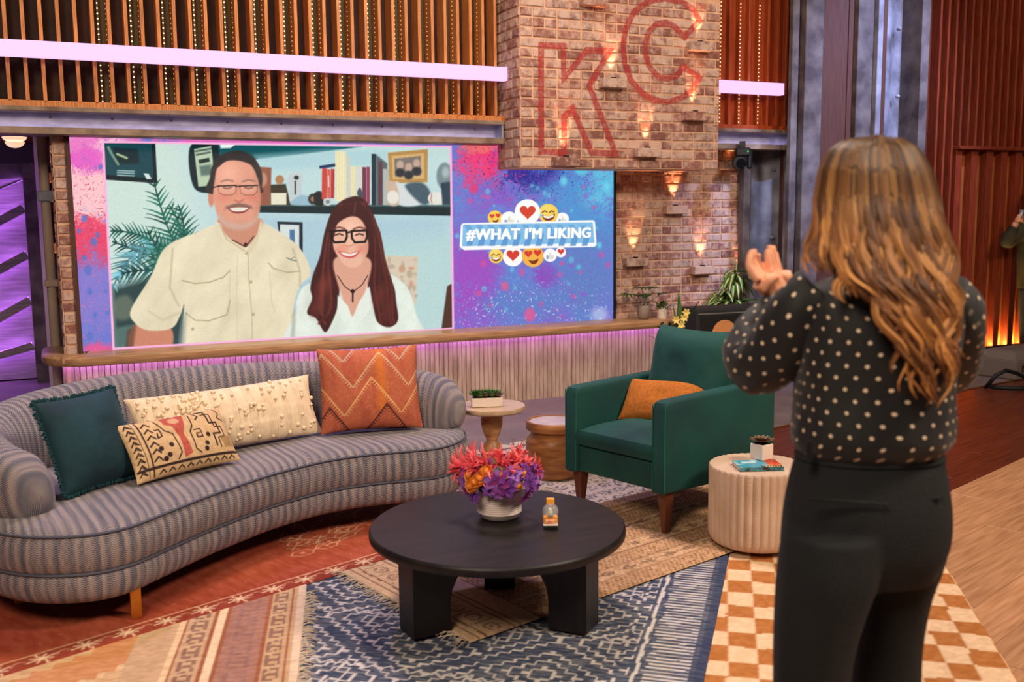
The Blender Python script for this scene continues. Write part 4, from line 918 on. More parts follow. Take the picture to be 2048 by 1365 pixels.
# beige patterned runner
def p_beige(cv, s, t):
    n = fbm(s*70, t*70, 3, 12); cv.C[:] = (190, 152, 114); cv.C += (n[:, None]-.5)*80
    row = (t/.205) % 1; k = np.floor(t/.205)
    dots = (np.abs(((s+.013*(np.floor(t/.017) % 2))/.026) % 1-.5) < .2) & (np.abs((t/.017) % 1-.5) < .27)
    cv.put(dots*(row < .52)*.85*(vnoise(s*40, t*40, 3) > .22), (104, 70, 52)); cv.put((row < .52)*.25, (176, 130, 88))
    a = (s/.13) % 1-.5; b = (row-.76)/.26; rr = np.hypot(a*1.15, b*.9)
    fl = ((np.abs(rr-.26) < .06) | (rr < .09) | ((np.abs(a) < .035) & (np.abs(b) < .45)) | ((np.abs(b) < .08) & (np.abs(a) < .42))) & (row >= .52)
    cv.put(fl*.62*(vnoise(s*60, t*60, 8) > .3), (92, 66, 54)); cv.put(((np.abs(row-.53) < .022) | (np.abs(row-.985) < .02))*.6, (120, 84, 62))
    ed = (s < .34); cv.put(ed*.92, (206, 172, 136)); cv.C += ed[:, None]*(n[:, None]-.5)*30
    for x0 in (.04, .075, .21, .235, .335): cv.put((np.abs(s-x0-.002*vnoise(t*30, s, 3)) < .004)*.8, (110, 76, 58))
    a = (t/.11) % 1-.5; b = (s-.142)/.10; rr = np.hypot(a, b); cv.put((((np.abs(rr-.27) < .07) | (rr < .1) | (np.abs(a) > .45)) & (np.abs(b) < .5))*.6*(vnoise(s*70, t*70, 5) > .25), (120, 88, 70))
d_g = np.array([.968, .25]); e_g = np.array([-.25, .968])
bg = rug('beige_runner', 'beige brown patterned runner beneath the coffee table and armchair leg', (1.274, 3.157), d_g, e_g, 0, 2.6, 0, .93, .027, .0072, p_beige)
fringe(bg, (1.274, 3.157), (1.05, 4.05), (-.97, -.25), 110, .06, .0275, 9)
# ================================================================ curved sofa
m_sofa, nt, b = material('ikat_herringbone')
uvn = node(nt, 'ShaderNodeUVMap'); uvn.uv_map = 'UVMap'; sx = node(nt, 'ShaderNodeSeparateXYZ'); nt.links.new(uvn.outputs[0], sx.inputs[0])
def mth(op, a, c=None, d=None):
    n = node(nt, 'ShaderNodeMath', operation=op)
    for i, q in enumerate((a, c, d)):
        if q is None: continue
        if isinstance(q, (int, float)): n.inputs[i].default_value = q
        else: nt.links.new(q, n.inputs[i])
    return n.outputs[0]
mpn = node(nt, 'ShaderNodeMapping'); mpn.inputs['Scale'].default_value = (70, 5, 1); nt.links.new(uvn.outputs[0], mpn.inputs[0])
nz = node(nt, 'ShaderNodeTexNoise'); nz.inputs['Scale'].default_value = 1; nz.inputs['Detail'].default_value = 3; nt.links.new(mpn.outputs[0], nz.inputs[0])
U, Vv = sx.outputs[0], sx.outputs[1]
wv = mth('SINE', mth('MULTIPLY', mth('ADD', U, mth('MULTIPLY', nz.outputs[0], .020)), 2*PI/.044))
mpn2 = node(nt, 'ShaderNodeMapping'); mpn2.inputs['Scale'].default_value = (38, 1.5, 1); nt.links.new(uvn.outputs[0], mpn2.inputs[0])
nz2 = node(nt, 'ShaderNodeTexNoise'); nz2.inputs['Scale'].default_value = 1; nz2.inputs['Detail'].default_value = 2; nt.links.new(mpn2.outputs[0], nz2.inputs[0])
stripe = mth('ADD', mth('MULTIPLY_ADD', wv, .26, .47), mth('MULTIPLY', mth('SUBTRACT', nz2.outputs[0], .5), .9))
ch = mth('SINE', mth('MULTIPLY', mth('ADD', Vv, mth('MULTIPLY', mth('ABSOLUTE', mth('SUBTRACT', mth('FRACT', mth('DIVIDE', U, .022)), .5)), .012)), 2*PI/.0085))
fac = mth('ADD', stripe, mth('MULTIPLY', ch, .42)); fac = mth('ADD', fac, mth('MULTIPLY', mth('SUBTRACT', nz.outputs[0], .5), 1.1))
cl = node(nt, 'ShaderNodeClamp'); nt.links.new(fac, cl.inputs[0])
mx = node(nt, 'ShaderNodeMix', data_type='RGBA'); mx.inputs['A'].default_value = rgba((70, 74, 92)); mx.inputs['B'].default_value = rgba((160, 145, 140)); nt.links.new(cl.outputs[0], mx.inputs['Factor']); nt.links.new(mx.outputs['Result'], b.inputs['Base Color'])
b.inputs['Roughness'].default_value = .9; b.inputs['Specular IOR Level'].default_value = .2; b.inputs['Sheen Weight'].default_value = .15
bp = node(nt, 'ShaderNodeBump'); bp.inputs['Strength'].default_value = .25; bp.inputs['Distance'].default_value = .003; nt.links.new(ch, bp.inputs['Height']); nt.links.new(bp.outputs[0], b.inputs['Normal'])
m_welt = M('sofa_welt', (82, 84, 98), .9); m_brass = M('brushed_brass', (196, 130, 56), .35, .85)
sofa = thing('curved_sofa', 'long curved grey striped herringbone sofa with rolled back', 'sofa', (.7, 4.6, 0))
SO = np.array([.7, 4.6, 0])
F_ = [(-.40, 4.62), (-.40, 4.40), (-.345, 4.18), (-.235, 3.99), (-.10, 3.875), (.06, 3.825), (.20, 3.86), (.345, 3.985), (.52, 4.145), (.68, 4.27), (.86, 4.395), (1.10, 4.505), (1.32, 4.535), (1.52, 4.515), (1.68, 4.515), (1.82, 4.60), (1.905, 4.72), (1.925, 4.86), (1.87, 5.0)]
B_ = [(-.28, 4.55), (-.285, 4.56), (-.285, 4.58), (-.27, 4.65), (-.22, 4.76), (-.13, 4.88), (.0, 4.99), (.15, 5.08), (.35, 5.15), (.55, 5.2), (.75, 5.21), (.95, 5.21), (1.15, 5.19), (1.32, 5.14), (1.46, 5.08), (1.58, 5.02), (1.68, 4.96), (1.74, 4.93), (1.76, 4.94)]
NS = 110
Fc = catmull(F_, NS); Bc = catmull(B_, NS); su = np.r_[0, np.cumsum(np.linalg.norm(np.diff(Fc, axis=0), axis=1))]
Tg = np.gradient(Fc, axis=0); Tg /= np.linalg.norm(Tg, axis=1, keepdims=True); Nn = np.c_[Tg[:, 1], -Tg[:, 0]]
def sweep_front(prof, tail, name):
    """prof: (outward offset, z) up the front; tail: inner fractions toward the back line"""
    rings = []; uvs = []
    for i in range(NS):
        ring = []; uv = []; vv = 0; last = None
        for o, z in prof:
            p = (*(Fc[i]+Nn[i]*o), z); ring.append(np.array(p)-SO)
            if last is not None: vv += math.dist(last, p)
            uv.append((su[i], vv)); last = p
        for f, z in tail:
            q = Fc[i]+Nn[i]*prof[-1][0]; p = (*(q+(Bc[i]-q)*f), z); vv += math.dist(last, p); ring.append(np.array(p)-SO); uv.append((su[i], vv)); last = p
        rings.append(ring); uvs.append(uv)
    mb = MB(); mb.loft(rings, uvs, closed=False, cap=False); return mb.build(name, m_sofa, sofa, True, uv=True)
sweep_front([(-.10, .135), (-.05, .133), (-.03, .14), (-.012, .165), (.0, .20), (-.002, .235), (-.012, .252)], [(.3, .255)], 'base')
sweep_front([(-.012, .256), (.004, .275), (.012, .32), (.008, .365), (-.008, .395)], [(.02, .412), (.05, .424), (.12, .433), (.3, .438), (.6, .438), (1, .43)], 'seat_cushion')
for zz, oo in ((.254, -.006), (.401, -.004)):
    MB().tube([(*(Fc[i]+Nn[i]*oo-SO[:2]), zz) for i in range(2, NS-2)], .0055, 6).build('welt', m_welt, sofa, True)
R_ = [(-.095, 4.045), (-.235, 4.28), (-.30, 4.58), (-.20, 4.85), (.0, 5.05), (.28, 5.18), (.62, 5.24), (1.0, 5.24), (1.32, 5.18), (1.60, 5.06), (1.80, 4.90), (1.895, 4.745)]
Z_ = [.655, .685, .715, .745, .765, .78, .785, .78, .765, .74, .70, .645]
NB = 96; Rc = catmull(R_, NB); Zc = catmull([[z] for z in Z_], NB)[:, 0]; rs = np.r_[0, np.cumsum(np.linalg.norm(np.diff(Rc, axis=0), axis=1))]
Tb = np.gradient(Rc, axis=0); Tb /= np.linalg.norm(Tb, axis=1, keepdims=True); Nb = np.c_[Tb[:, 1], -Tb[:, 0]]     # toward the seat
NR = 28; rings = []; uvs = []
for i in range(NB):
    e = min(rs[i], rs[-1]-rs[i]); k = max(math.sqrt(max(0.0, 1-(1-min(e/(.12 if rs[i] < 1 else .19), 1))**2)), .04); zc, hz = (.37+Zc[i])/2, (Zc[i]-.37)/2; ring = []; uv = []; vv = 0; last = None
    for j in range(NR+1):
        t = -PI/2-2*PI*j/NR; c_, s_ = math.cos(t), math.sin(t); o_ = .112*math.copysign(abs(c_)**.72, c_); z = math.copysign(abs(s_)**.85, s_)
        o_ = o_-.018*z; q = np.array([*(Rc[i]+Nb[i]*(o_*k)), zc+hz*z*k])-SO
        if last is not None: vv += np.linalg.norm(q-last)
        if j < NR: ring.append(q); uv.append((rs[i], vv))
        last = q
    rings.append(ring); uvs.append(uv)
mb = MB(); mb.loft(rings, uvs, closed=True, cap=True)
mb.build('backrest', m_sofa, sofa, True, uv=True)
sh = range(9, NB-6); mb = MB(); mb.loft([[np.array([*(Rc[i]-Nb[i]*o_), z])-SO for o_, z in ((.07, .135), (.095, .16), (.105, .3), (.112, .5))] for i in sh], [[(rs[i], z) for z in (0, .03, .17, .37)] for i in sh], closed=False, cap=False); mb.build('outer_shell', m_sofa, sofa, True, uv=True)
MB().tube([rings[i][11]+np.array([0, 0, .003]) for i in range(6, NB-6)], .0045, 6).build('back_welt', m_welt, sofa, True)
for (x_, y_) in ((.209, 3.93), (-.20, 4.29), (1.62, 4.66), (.9, 5.15), (0.02, 4.95)):
    MB().box(x_-.02-SO[0], x_+.02-SO[0], y_-.02-SO[1], y_+.02-SO[1], .022, .2, b=.002).build('leg', m_brass, sofa)
# ================================================================ cushions
def pillow(name, label, BL, BR, h, tilt, thick, paint, mat, nu=90, nv=70, puff=2.2, parent=None, droop=0.0, zrise=0.0):
    BL, BR = np.array(BL, float), np.array(BR, float); wv = BR-BL; wd = np.linalg.norm(wv); ax = wv/wd
    back = np.cross(np.array([0, 0, 1.0]), ax); back /= np.linalg.norm(back); up = np.array([0, 0, 1])*math.cos(tilt)+back*math.sin(tilt)
    out = np.cross(ax, up)
    u, v, q = sheet(nu, nv); a, c = u*2-1, v*2-1
    pr = ((1-np.abs(a)**puff)*(1-np.abs(c)**puff))**.55
    sidein = 1-.055*(1-c*c)*np.abs(a)**3; topin = 1-.07*(1-a*a)*np.abs(c)**3
    A = (a*sidein*wd/2); Cc = (c*topin*h/2)-droop*(1-a*a)*(c+1)/2
    wr_ = (fbm(u*5+wd*7, v*5, 3, 3)-.5)*.012*pr
    ctr = (BL+BR)/2+up*h/2
    base = ctr[None, None]+ax*A[..., None]+up*Cc[..., None]
    front = base+out*(thick/2*pr+wr_)[..., None]; backp = base-out*(thick/2*pr)[..., None]
    V = np.concatenate([front.reshape(-1, 3), backp.reshape(-1, 3)]); n0 = front.shape[0]*front.shape[1]
    org = np.array([ctr[0], ctr[1], min(BL[2], BR[2])])
    col = None
    if paint is not None:
        cv = Canvas(u*wd, v*h); paint(cv, (u*wd).ravel(), (v*h).ravel(), wd, h); col = np.concatenate([cv.lin(), cv.lin()])
    o = fast_mesh(name, V-org, np.concatenate([q, q[:, ::-1]+n0]), mat, None, col); o.location = org
    o['_'] = 0; del o['_']
    if label: tag(o, label, 'cushion')
    return o, dict(ctr=ctr, ax=ax, up=up, out=out, w=wd, h=h, org=org)
m_tealv = M('teal_velvet', (8, 52, 62), .8, c2=(4, 34, 44), scale=5, sheen=.6)
m_tealf = M('teal_fringe', (8, 54, 60), .9)
m_cush = PAINT('woven_cushion', .9, bump=.5, bscale=350)
tp, f = pillow('square_cushion', 'dark teal velvet square cushion with fringed edge', (-.01, 4.215, .45), (.30, 4.46, .45), .40, .40, .15, None, m_tealv, puff=2.4)
r = np.random.default_rng(4); mb = MB()
for e_ in range(4):
    for k in range(46):
        t = (k+r.uniform(0, 1))/46*2-1; a, c = ((t, -1), (t, 1), (-1, t), (1, t))[e_]
        a2 = a*(1-.055*(1-c*c)*abs(a)**3); c2 = c*(1-.07*(1-a*a)*abs(c)**3)
        p = f['ctr']+f['ax']*a2*f['w']/2+f['up']*c2*f['h']/2; d = (f['ax']*(a if e_ > 1 else r.uniform(-.3, .3))+f['up']*(c if e_ < 2 else r.uniform(-.3, .3))+f['out']*r.uniform(-.6, .6)); d /= np.linalg.norm(d)
        mb.tube([p-d*.006-f['org'], p+d*.009-f['org'], p+d*.017*r.uniform(.7, 1.2)-f['org']], [.0055, .007, .002], 5)
o = mb.build('fringe', m_tealf, tp); o['kind'] = 'stuff'
def p_cream(cv, s, t, W, H_):
    n = fbm(s*90, t*40, 2, 3); cv.C[:] = (232, 208, 176); cv.C += (n[:, None]-.5)*22; cv.C -= (((s/.012) % 1) < .25)[:, None]*16
cp, f = pillow('lumbar_cushion', 'long cream lumbar cushion with knotted tufts', (.29, 4.60, .45), (1.20, 4.915, .45), .31, .40, .15, p_cream, m_cush, 150, 60, droop=.0)
mb = MB(); r = np.random.default_rng(5)
for k in range(620):
    a, c = r.uniform(-.95, .97), r.uniform(-.9, .92)
    if r.uniform() > (1.0 if a < -.25 else .16): continue
    pr = ((1-abs(a)**2.2)*(1-abs(c)**2.2))**.55; p = f['ctr']+f['ax']*a*f['w']/2*.97+f['up']*c*f['h']/2*.96+f['out']*(.075*pr+.004)-f['org']
    mb.ball(p, r.uniform(.007, .011), 6, 4)
o = mb.build('tufts', M('cream_tuft', (236, 214, 180), .95), cp, True); o['kind'] = 'stuff'
def p_kil(cv, s, t, W, H_):
    n = fbm(s*120, t*60, 2, 3); cv.C[:] = (206, 172, 128); bk = (52, 36, 34)
    def L(P, w_=.006, c=bk): cv.line([(p[0]*W, p[1]*H_) for p in P], w_, c, .0012)
    L([(.02, .16), (.98, .14)], .012); L([(.14, .97), (.15, .03)], .007); L([(.10, .97), (.11, .03)], .003)
    for k in range(9):
        y0 = .08+k*.1; L([(.03, y0), (.06, y0+.07), (.09, y0), (.06, y0+.03)], .006)
        x0 = .2+k*.085; L([(x0, .05), (x0+.03, .10), (x0+.055, .05)], .006)
    for k in range(6): y0 = .25+k*.12; L([(.17, y0), (.21, y0+.06), (.24, y0-.01)], .007)
    red = (178, 84, 70); cv.poly([(.36*W, .98*H_), (.58*W, .98*H_), (.54*W, .78*H_), (.5*W, .6*H_), (.52*W, .25*H_), (.44*W, .2*H_), (.45*W, .55*H_), (.42*W, .75*H_), (.36*W, .82*H_)], red, .002); cv.ell(.46*W, .86*H_, .05*W, .07*H_, (206, 160, 124), .004)
    L([(.3, .92), (.34, .7), (.4, .62), (.42, .3), (.38, .2)], .006); L([(.62, .92), (.6, .7), (.56, .6), (.56, .3), (.6, .22)], .006)
    L([(.26, .75), (.3, .75), (.3, .62), (.26, .6), (.27, .68)], .006); L([(.6, .62), (.66, .62), (.66, .48), (.61, .48), (.61, .55), (.64, .55)], .006)
    for a, c in ((.25, .42), (.31, .3), (.35, .45), (.27, .25), (.68, .36), (.72, .5), (.66, .27)): cv.ell(a*W, c*H_, .011, .011, bk, .002)
    L([(.7, .95), (.78, .95), (.78, .7), (.86, .7), (.86, .5), (.78, .5), (.78, .3)], .009); L([(.74, .88), (.82, .88), (.82, .62), (.9, .62), (.9, .44), (.82, .42), (.82, .26)], .006)
    cv.poly([(.84*W, .44*H_), (.97*W, .44*H_), (.97*W, .24*H_), (.86*W, .24*H_)], (150, 116, 72), .003, .8); L([(.66, .97), (.7, .86), (.66, .8)], .007); L([(.9, .96), (.94, .86), (.9, .78), (.96, .72)], .006)
    cv.C += (n[:, None]-.5)*26
pillow('lumbar_cushion', 'beige kilim lumbar cushion with black and red tribal motifs', (.262, 4.285, .45), (.72, 4.515, .45), .272, .58, .12, p_kil, m_cush, 190, 110)
def p_orange(cv, s, t, W, H_):
    n = fbm(s*30, t*6, 3, 3); cv.C[:] = (184, 100, 72); cv.put(np.clip((n-.5)*4, 0, 1)*.6, (168, 80, 64)); cv.put(np.clip(1-np.abs(s-.30-.02*vnoise(t*9, t, 3))/.035, 0, 1)*.6*(t > .1), (220, 124, 34))
    for row, (off, c) in enumerate(((.02, (66, 34, 36)), (.02, (226, 176, 116)), (.0, (206, 176, 140)), (.03, (190, 170, 146)))):
        y0 = -.06+row*.14; P = []
        for k in range(-1, 6): P.append((off+.02+k*.145-(.07 if row % 2 else 0), y0+(0 if k % 2 else .19)))
        P = np.array(P); cv.line(P, .006, c, .0015, .95)
        for a, e in zip(P[:-1], P[1:]):
            for q in np.linspace(.05, .95, 15):
                m = a+(e-a)*q; d = (e-a)/np.linalg.norm(e-a); nn = np.array([d[1], -d[0]]); nn = nn if nn[1] < 0 else -nn
                cv.line([m, m+nn*.014], .0042, c, .0012, .9)
    cv.C += (fbm(s*150, t*150, 2, 5)[:, None]-.5)*22
pillow('square_cushion', 'large rust orange square cushion with zigzag stitching', (1.175, 4.86, .45), (1.69, 4.785, .45), .44, .30, .16, p_orange, m_cush, 170, 150, puff=2.6)
# ================================================================ round coffee table
m_black = M('black_stained_wood', (18, 15, 17), .45, c2=(32, 25, 24), scale=4, stretch=(1, 8, 1), bump=.06, bscale=30, spec=.35)
CT = np.array([1.473, 3.351]); t = thing('coffee_table', 'round black wooden coffee table with three arched block legs', 'table', (CT[0], CT[1], 0))
R = .485
MB().lathe([(0, .342), (R-.03, .342), (R-.006, .344), (R-.001, .349), (R, .355), (R, .368), (R-.003, .375), (R-.009, .38), (0, .38)], 96).build('tabletop', m_black, t, 'auto')
for a in (math.atan2(-.03, -.3), math.atan2(-.25, .207), math.atan2(.27, .127)):
    mb = MB(); rows = []
    for k in range(9):
        f = k/8; z = .029+(.314)*f; fl = .24*max(0, (f-.3)/.7)**2.6; rows.append((z, fl))
    rings = []
    for z, fl in rows:
        r0 = .235-fl*.9; r1 = .385; wd_ = .062
        rings.append([(r0, -wd_, z), (r1, -wd_, z), (r1, wd_, z), (r0, wd_, z)])
    mb.loft(rings).move(rotz(a)).build('leg', m_black, t, 'auto')
# ================================================================ green velvet armchair
m_green = M('green_velvet', (9, 72, 66), .75, c2=(6, 54, 56), scale=3, sheen=.5); m_pipe_g = M('green_piping', (22, 98, 86), .75); m_walnut = M('walnut', (104, 56, 36), .45, c2=(78, 40, 26), scale=5, stretch=(20, 20, 1))
AO = np.array([2.53, 3.81, 0]); Wd = np.array([math.cos(math.radians(107)), math.sin(math.radians(107)), 0]); Dd = np.array([math.cos(math.radians(11)), math.sin(math.radians(11)), 0])
ac = thing('armchair', 'emerald green velvet armchair with tapered walnut legs', 'armchair', tuple(AO+Wd*.33+Dd*.38))
AC0 = np.array(ac.location)
CH3 = np.stack([Dd, Wd, np.array([0, 0, 1.0])], 1)
def cbuild(mb, name, mat, sm='auto'): 
    return mb.move(CH3, AO-AC0).build(name, mat, ac, sm)
AW, AD = .66, .775
def armshape(y0, y1):
    mb = MB(); pr = [(0, .232), (0, .64), (.012, .664), (.035, .672), (AD-.03, .70), (AD, .685), (AD, .232)]
    n = len(pr); b_ = .012; rings = []
    for yy, ins in ((y0, b_), (y0+.006, .003), (y0+b_, 0), (y1-b_, 0), (y1-.006, .003), (y1, b_)):
        rings.append([(min(max(x_, ins), AD-ins), yy, (z-ins if z > .5 else z+ins)) for x_, z in pr])
    mb.loft(rings); return mb
cbuild(armshape(0, .082), 'arm', m_green); cbuild(armshape(AW-.082, AW), 'arm', m_green)
cbuild(MB().box(.015, AD-.02, .08, AW-.08, .235, .375, b=.012), 'seat_base', m_green)
cbuild(MB().box(AD-.14, AD-.005, .07, AW-.07, .24, .80, b=.02), 'back_frame', m_green)
def cushion_block(x0, x1, y0, y1, z0, z1, bulge, name, lean=0.0, n=16):
    u, v, q = sheet(n, n); a, c = u*2-1, v*2-1; pr = ((1-np.abs(a)**3)*(1-np.abs(c)**3))**.6
    cx, cy, hx, hy = (x0+x1)/2, (y0+y1)/2, (x1-x0)/2, (y1-y0)/2; mz = (z0+z1)/2; hz = (z1-z0)/2
    rnd = .03; X = cx+a*hx; Y = cy+c*hy
    top = np.stack([X, Y, np.full(X.shape, mz+hz*.72)+(.28*hz+bulge)*pr], -1); bot = np.stack([X, Y, np.full(X.shape, mz-hz*.8)-(.2*hz)*pr], -1)
    mb = MB(); mb.add(top.reshape(-1, 3), [tuple(k) for k in q]); mb.add(bot.reshape(-1, 3), [tuple(k[::-1]) for k in q])
    idx = list(range(n+1))+[(j+1)*(n+1)-1 for j in range(1, n+1)]+[(n+1)*n+k for k in range(n-1, -1, -1)]+[j*(n+1) for j in range(n-1, 0, -1)]
    m_ = len(idx); off = (n+1)**2
    mid = []
    for k in idx:
        p = (np.array(mb.v[k])+np.array(mb.v[k+off]))/2; d = np.array([np.sign(p[0]-cx)*(abs(abs(p[0]-cx)-hx) < 1e-4), np.sign(p[1]-cy)*(abs(abs(p[1]-cy)-hy) < 1e-4), 0]); mid.append(p+d*.012)
    base = len(mb.v); mb.add(mid, [])
    for k in range(m_):
        k2 = (k+1) % m_; mb.f.append((idx[k], base+k, base+k2, idx[k2])); mb.f.append((base+k, idx[k]+off, idx[k2]+off, base+k2))
    return mb
cbuild(cushion_block(.004, AD-.2, .088, AW-.088, .37, .468, .03, ''), 'seat_cushion', m_green)
q0 = AO+Dd*.50+Wd*(AW-.075); q1 = AO+Dd*.50+Wd*.075
bo, _ = pillow('back_cushion', None, (q0[0], q0[1], .462), (q1[0], q1[1], .462), .50, .22, .25, None, m_green, 40, 40, puff=4.5)
bo.parent = ac; bo.location = np.array(bo.location)-AC0
for yy in (.0, .082, AW-.082, AW):
    pg = MB(); pg.tube([(.001, yy+(.004 if yy in (0, AW-.082) else -.004), .24), (.001, yy+(.004 if yy in (0, AW-.082) else -.004), .655)], .003, 5)
    cbuild(pg, 'piping', m_pipe_g)
for (x_, y_) in ((.06, .05), (.06, AW-.05), (AD-.07, .06), (AD-.07, AW-.06)):
    z0 = .028
    cbuild(MB().loft([[(x_-r_, y_-r_, z), (x_+r_, y_-r_, z), (x_+r_, y_+r_, z), (x_-r_, y_+r_, z)] for z, r_ in ((z0, .012), (.24, .028))]), 'leg', m_walnut)
p0 = AO+Dd*.27+Wd*.57; p1 = AO+Dd*.36+Wd*.10
m_mustard = M('mustard_wool', (196, 116, 40), .95, c2=(178, 100, 34), scale=60, bump=.5, bscale=250)
pillow('lumbar_cushion', 'mustard orange lumbar cushion on the green armchair', (p0[0], p0[1], .475), (p1[0], p1[1], .50), .235, .55, .11, None, m_mustard, 50, 36)
# ================================================================ wooden side table, drum stool, fluted table
m_mango = M('mango_wood', (190, 140, 92), .4, c2=(150, 102, 62), scale=4, stretch=(3, 3, 14)); m_top = M('limed_top', (200, 170, 140), .35, c2=(176, 144, 114), scale=4, stretch=(1, 10, 1))
t = thing('side_table', 'pale round wooden pedestal side table beside the sofa', 'side table', (2.17, 5.0, 0))
R = .19; H0 = .488
MB().lathe([(0, H0-.03), (R-.012, H0-.03), (R-.002, H0-.022), (R, H0-.012), (R-.004, H0), (0, H0)], 56).build('tabletop', m_top, t, 'auto')
MB().lathe([(.058, H0-.03), (.062, H0-.06), (.060, H0-.11), (.046, H0-.16), (.032, H0-.19), (.031, H0-.20)], 32).build('pedestal', m_mango, t, True)
MB().lathe([(.031, H0-.20), (.05, H0-.23), (.062, H0-.28), (.066, H0-.33), (.1, .05), (.135, .028), (.14, .010), (0, .010)], 40).build('base', m_mango, t, 'auto')
m_parq = M('parquet_barrel', (176, 116, 66), .4, c2=(134, 80, 42), scale=7, stretch=(1, 1, 5)); m_marble = M('pale_marble', (206, 186, 180), .3, c2=(176, 156, 154), scale=9)
t = thing('drum_stool', 'turned wooden drum stool with pale marble top behind the armchair', 'stool', (2.62, 5.12, 0))
H0 = .338
MB().lathe([(0, .012), (.15, .012), (.162, .03), (.166, .12), (.166, .2), (.16, .232), (.145, .248), (.136, .258), (.136, .275), (.15, .283), (.162, .288), (.165, .3), (.165, .33), (.16, H0), (.148, H0), (.146, H0-.006)], 48).build('body', m_parq, t, 'auto')
MB().lathe([(.1462, H0-.03), (.1462, H0-.006), (0, H0-.006)], 48).build('marble_top', m_marble, t, 'auto')
m_conc = M('cream_concrete', (208, 180, 156), .75, c2=(190, 160, 136), scale=6, bump=.25, bscale=150)
FT = (2.874, 3.576); t = thing('fluted_table', 'cream fluted concrete drum side table by the armchair', 'side table', (FT[0], FT[1], 0)); H0 = .395; R = .217; NF = 38
rings = []; nn_ = NF*8
for (z, k, dep) in ((.028, .70, 0), (.031, .80, .1), (.039, .90, .5), (.053, .96, 1), (.075, .995, 1), (.1, 1, 1), (H0-.012, 1, 1), (H0-.003, .995, 1), (H0, .985, 1)):
    rings.append([((R*k-.0085*dep*(1-abs(math.sin(PI*NF*j/nn_)))**1.3)*math.cos(2*PI*j/nn_), (R*k-.0085*dep*(1-abs(math.sin(PI*NF*j/nn_)))**1.3)*math.sin(2*PI*j/nn_), z) for j in range(nn_)])
MB().loft(rings).build('fluted_body', m_conc, t, 'auto')
# ================================================================ leaves and pots
def LEAFM(name, c, c2, rough=.45): return M(name, c, rough, c2=c2, scale=7, spec=.4)
m_leaf = LEAFM('leaf_green', (58, 104, 40), (34, 72, 30)); m_leafd = LEAFM('leaf_dark', (48, 84, 44), (30, 58, 34)); m_leafy = LEAFM('leaf_lime', (150, 160, 70), (96, 124, 44)); m_succ = LEAFM('succulent_green', (112, 146, 86), (84, 120, 66)); m_succp = LEAFM('succulent_mauve', (150, 120, 112), (120, 104, 92)); m_lily = M('cream_yellow_petal', (236, 206, 116), .5)
m_white = M('white_ceramic', (236, 218, 204), .35); m_greyp = M('stone_grey_pot', (150, 132, 116), .7, c2=(132, 114, 100), scale=8); m_soil = M('soil', (48, 34, 26), .95)
def ribbon(mb, path, wid, up=(0, 0, 1), fold=.25, c=None):
    """leaf blade: three points across, folded along its midrib; wid is a list of half widths"""
    P = np.array(path, float); m = len(P); W_ = np.interp(np.linspace(0, 1, m), np.linspace(0, 1, len(wid)), wid)
    T = np.gradient(P, axis=0); T /= np.maximum(np.linalg.norm(T, axis=1, keepdims=True), 1e-9); v = []; uv = []
    for i in range(m):
        sd = np.cross(T[i], np.array(up, float)); n_ = np.linalg.norm(sd); sd = sd/n_ if n_ > 1e-3 else np.array([1.0, 0, 0]); nr = np.cross(sd, T[i])
        for k in (-1, -.55, 0, .55, 1): v.append(P[i]+sd*k*W_[i]+nr*fold*abs(k)*W_[i]); uv.append(((k+1)/2, i/(m-1)))
    f = [(i*5+k, i*5+k+1, i*5+k+6, i*5+k+5) for i in range(m-1) for k in range(4)]
    mb.add(v, f, uv, c)
def arch(p0, dirh, length, rise, droop, n=9):
    t = np.linspace(0, 1, n)[:, None]; return np.array(p0)+np.array([dirh[0], dirh[1], 0])*length*t+np.array([0, 0, 1.0])*(rise*t-droop*t*t)
# ---- grey pot with divided-leaf plant
def on_ledge(px, py, Y): p = on_y(px, py, Y); return (p[0], Y, .618)
lp_ = on_ledge(1287, 638, 7.36)
t = thing('potted_philodendron', 'dark divided-leaf plant in a stone grey pot on the ledge', 'plant', lp_)
MB().lathe([(0, 0), (.038, 0), (.05, .02), (.057, .06), (.055, .1), (.048, .122), (.043, .122), (.045, .1), (0, .1)], 28).build('pot', m_greyp, t, True)
r = np.random.default_rng(21)
for k, (dx, dz, wd_) in enumerate(((-.17, .23, .14), (-.03, .30, .13), (.07, .29, .13), (.14, .22, .13), (-.08, .21, .10), (.03, .19, .09))):
    dy = r.uniform(-.08, .02); tip = np.array([dx, dy, dz]); st = MB().tube([(0, 0, .1), tip*.5+np.array([0, 0, .06]), tip*.8+np.array([0, 0, .03])], .0025, 5).build('stem', m_leaf, t, True)
    mb = MB(); b0 = tip*.8+np.array([0, 0, .03]); ax = np.array([dx, dy, .0])/max(np.hypot(dx, dy), .01); 
    for j in range(9):
        a = (j-4)*.36; d = np.array([ax[0]*math.cos(a)-ax[1]*math.sin(a), ax[0]*math.sin(a)+ax[1]*math.cos(a), 0])
        ribbon(mb, [b0, b0+d*wd_*.5+np.array([0, 0, .018]), b0+d*wd_*(.95-.06*abs(j-4))+np.array([0, 0, -.015+.01*k])], [.006, .014, .002], fold=.1)
    mb.build('leaf', m_leafd, st, True)
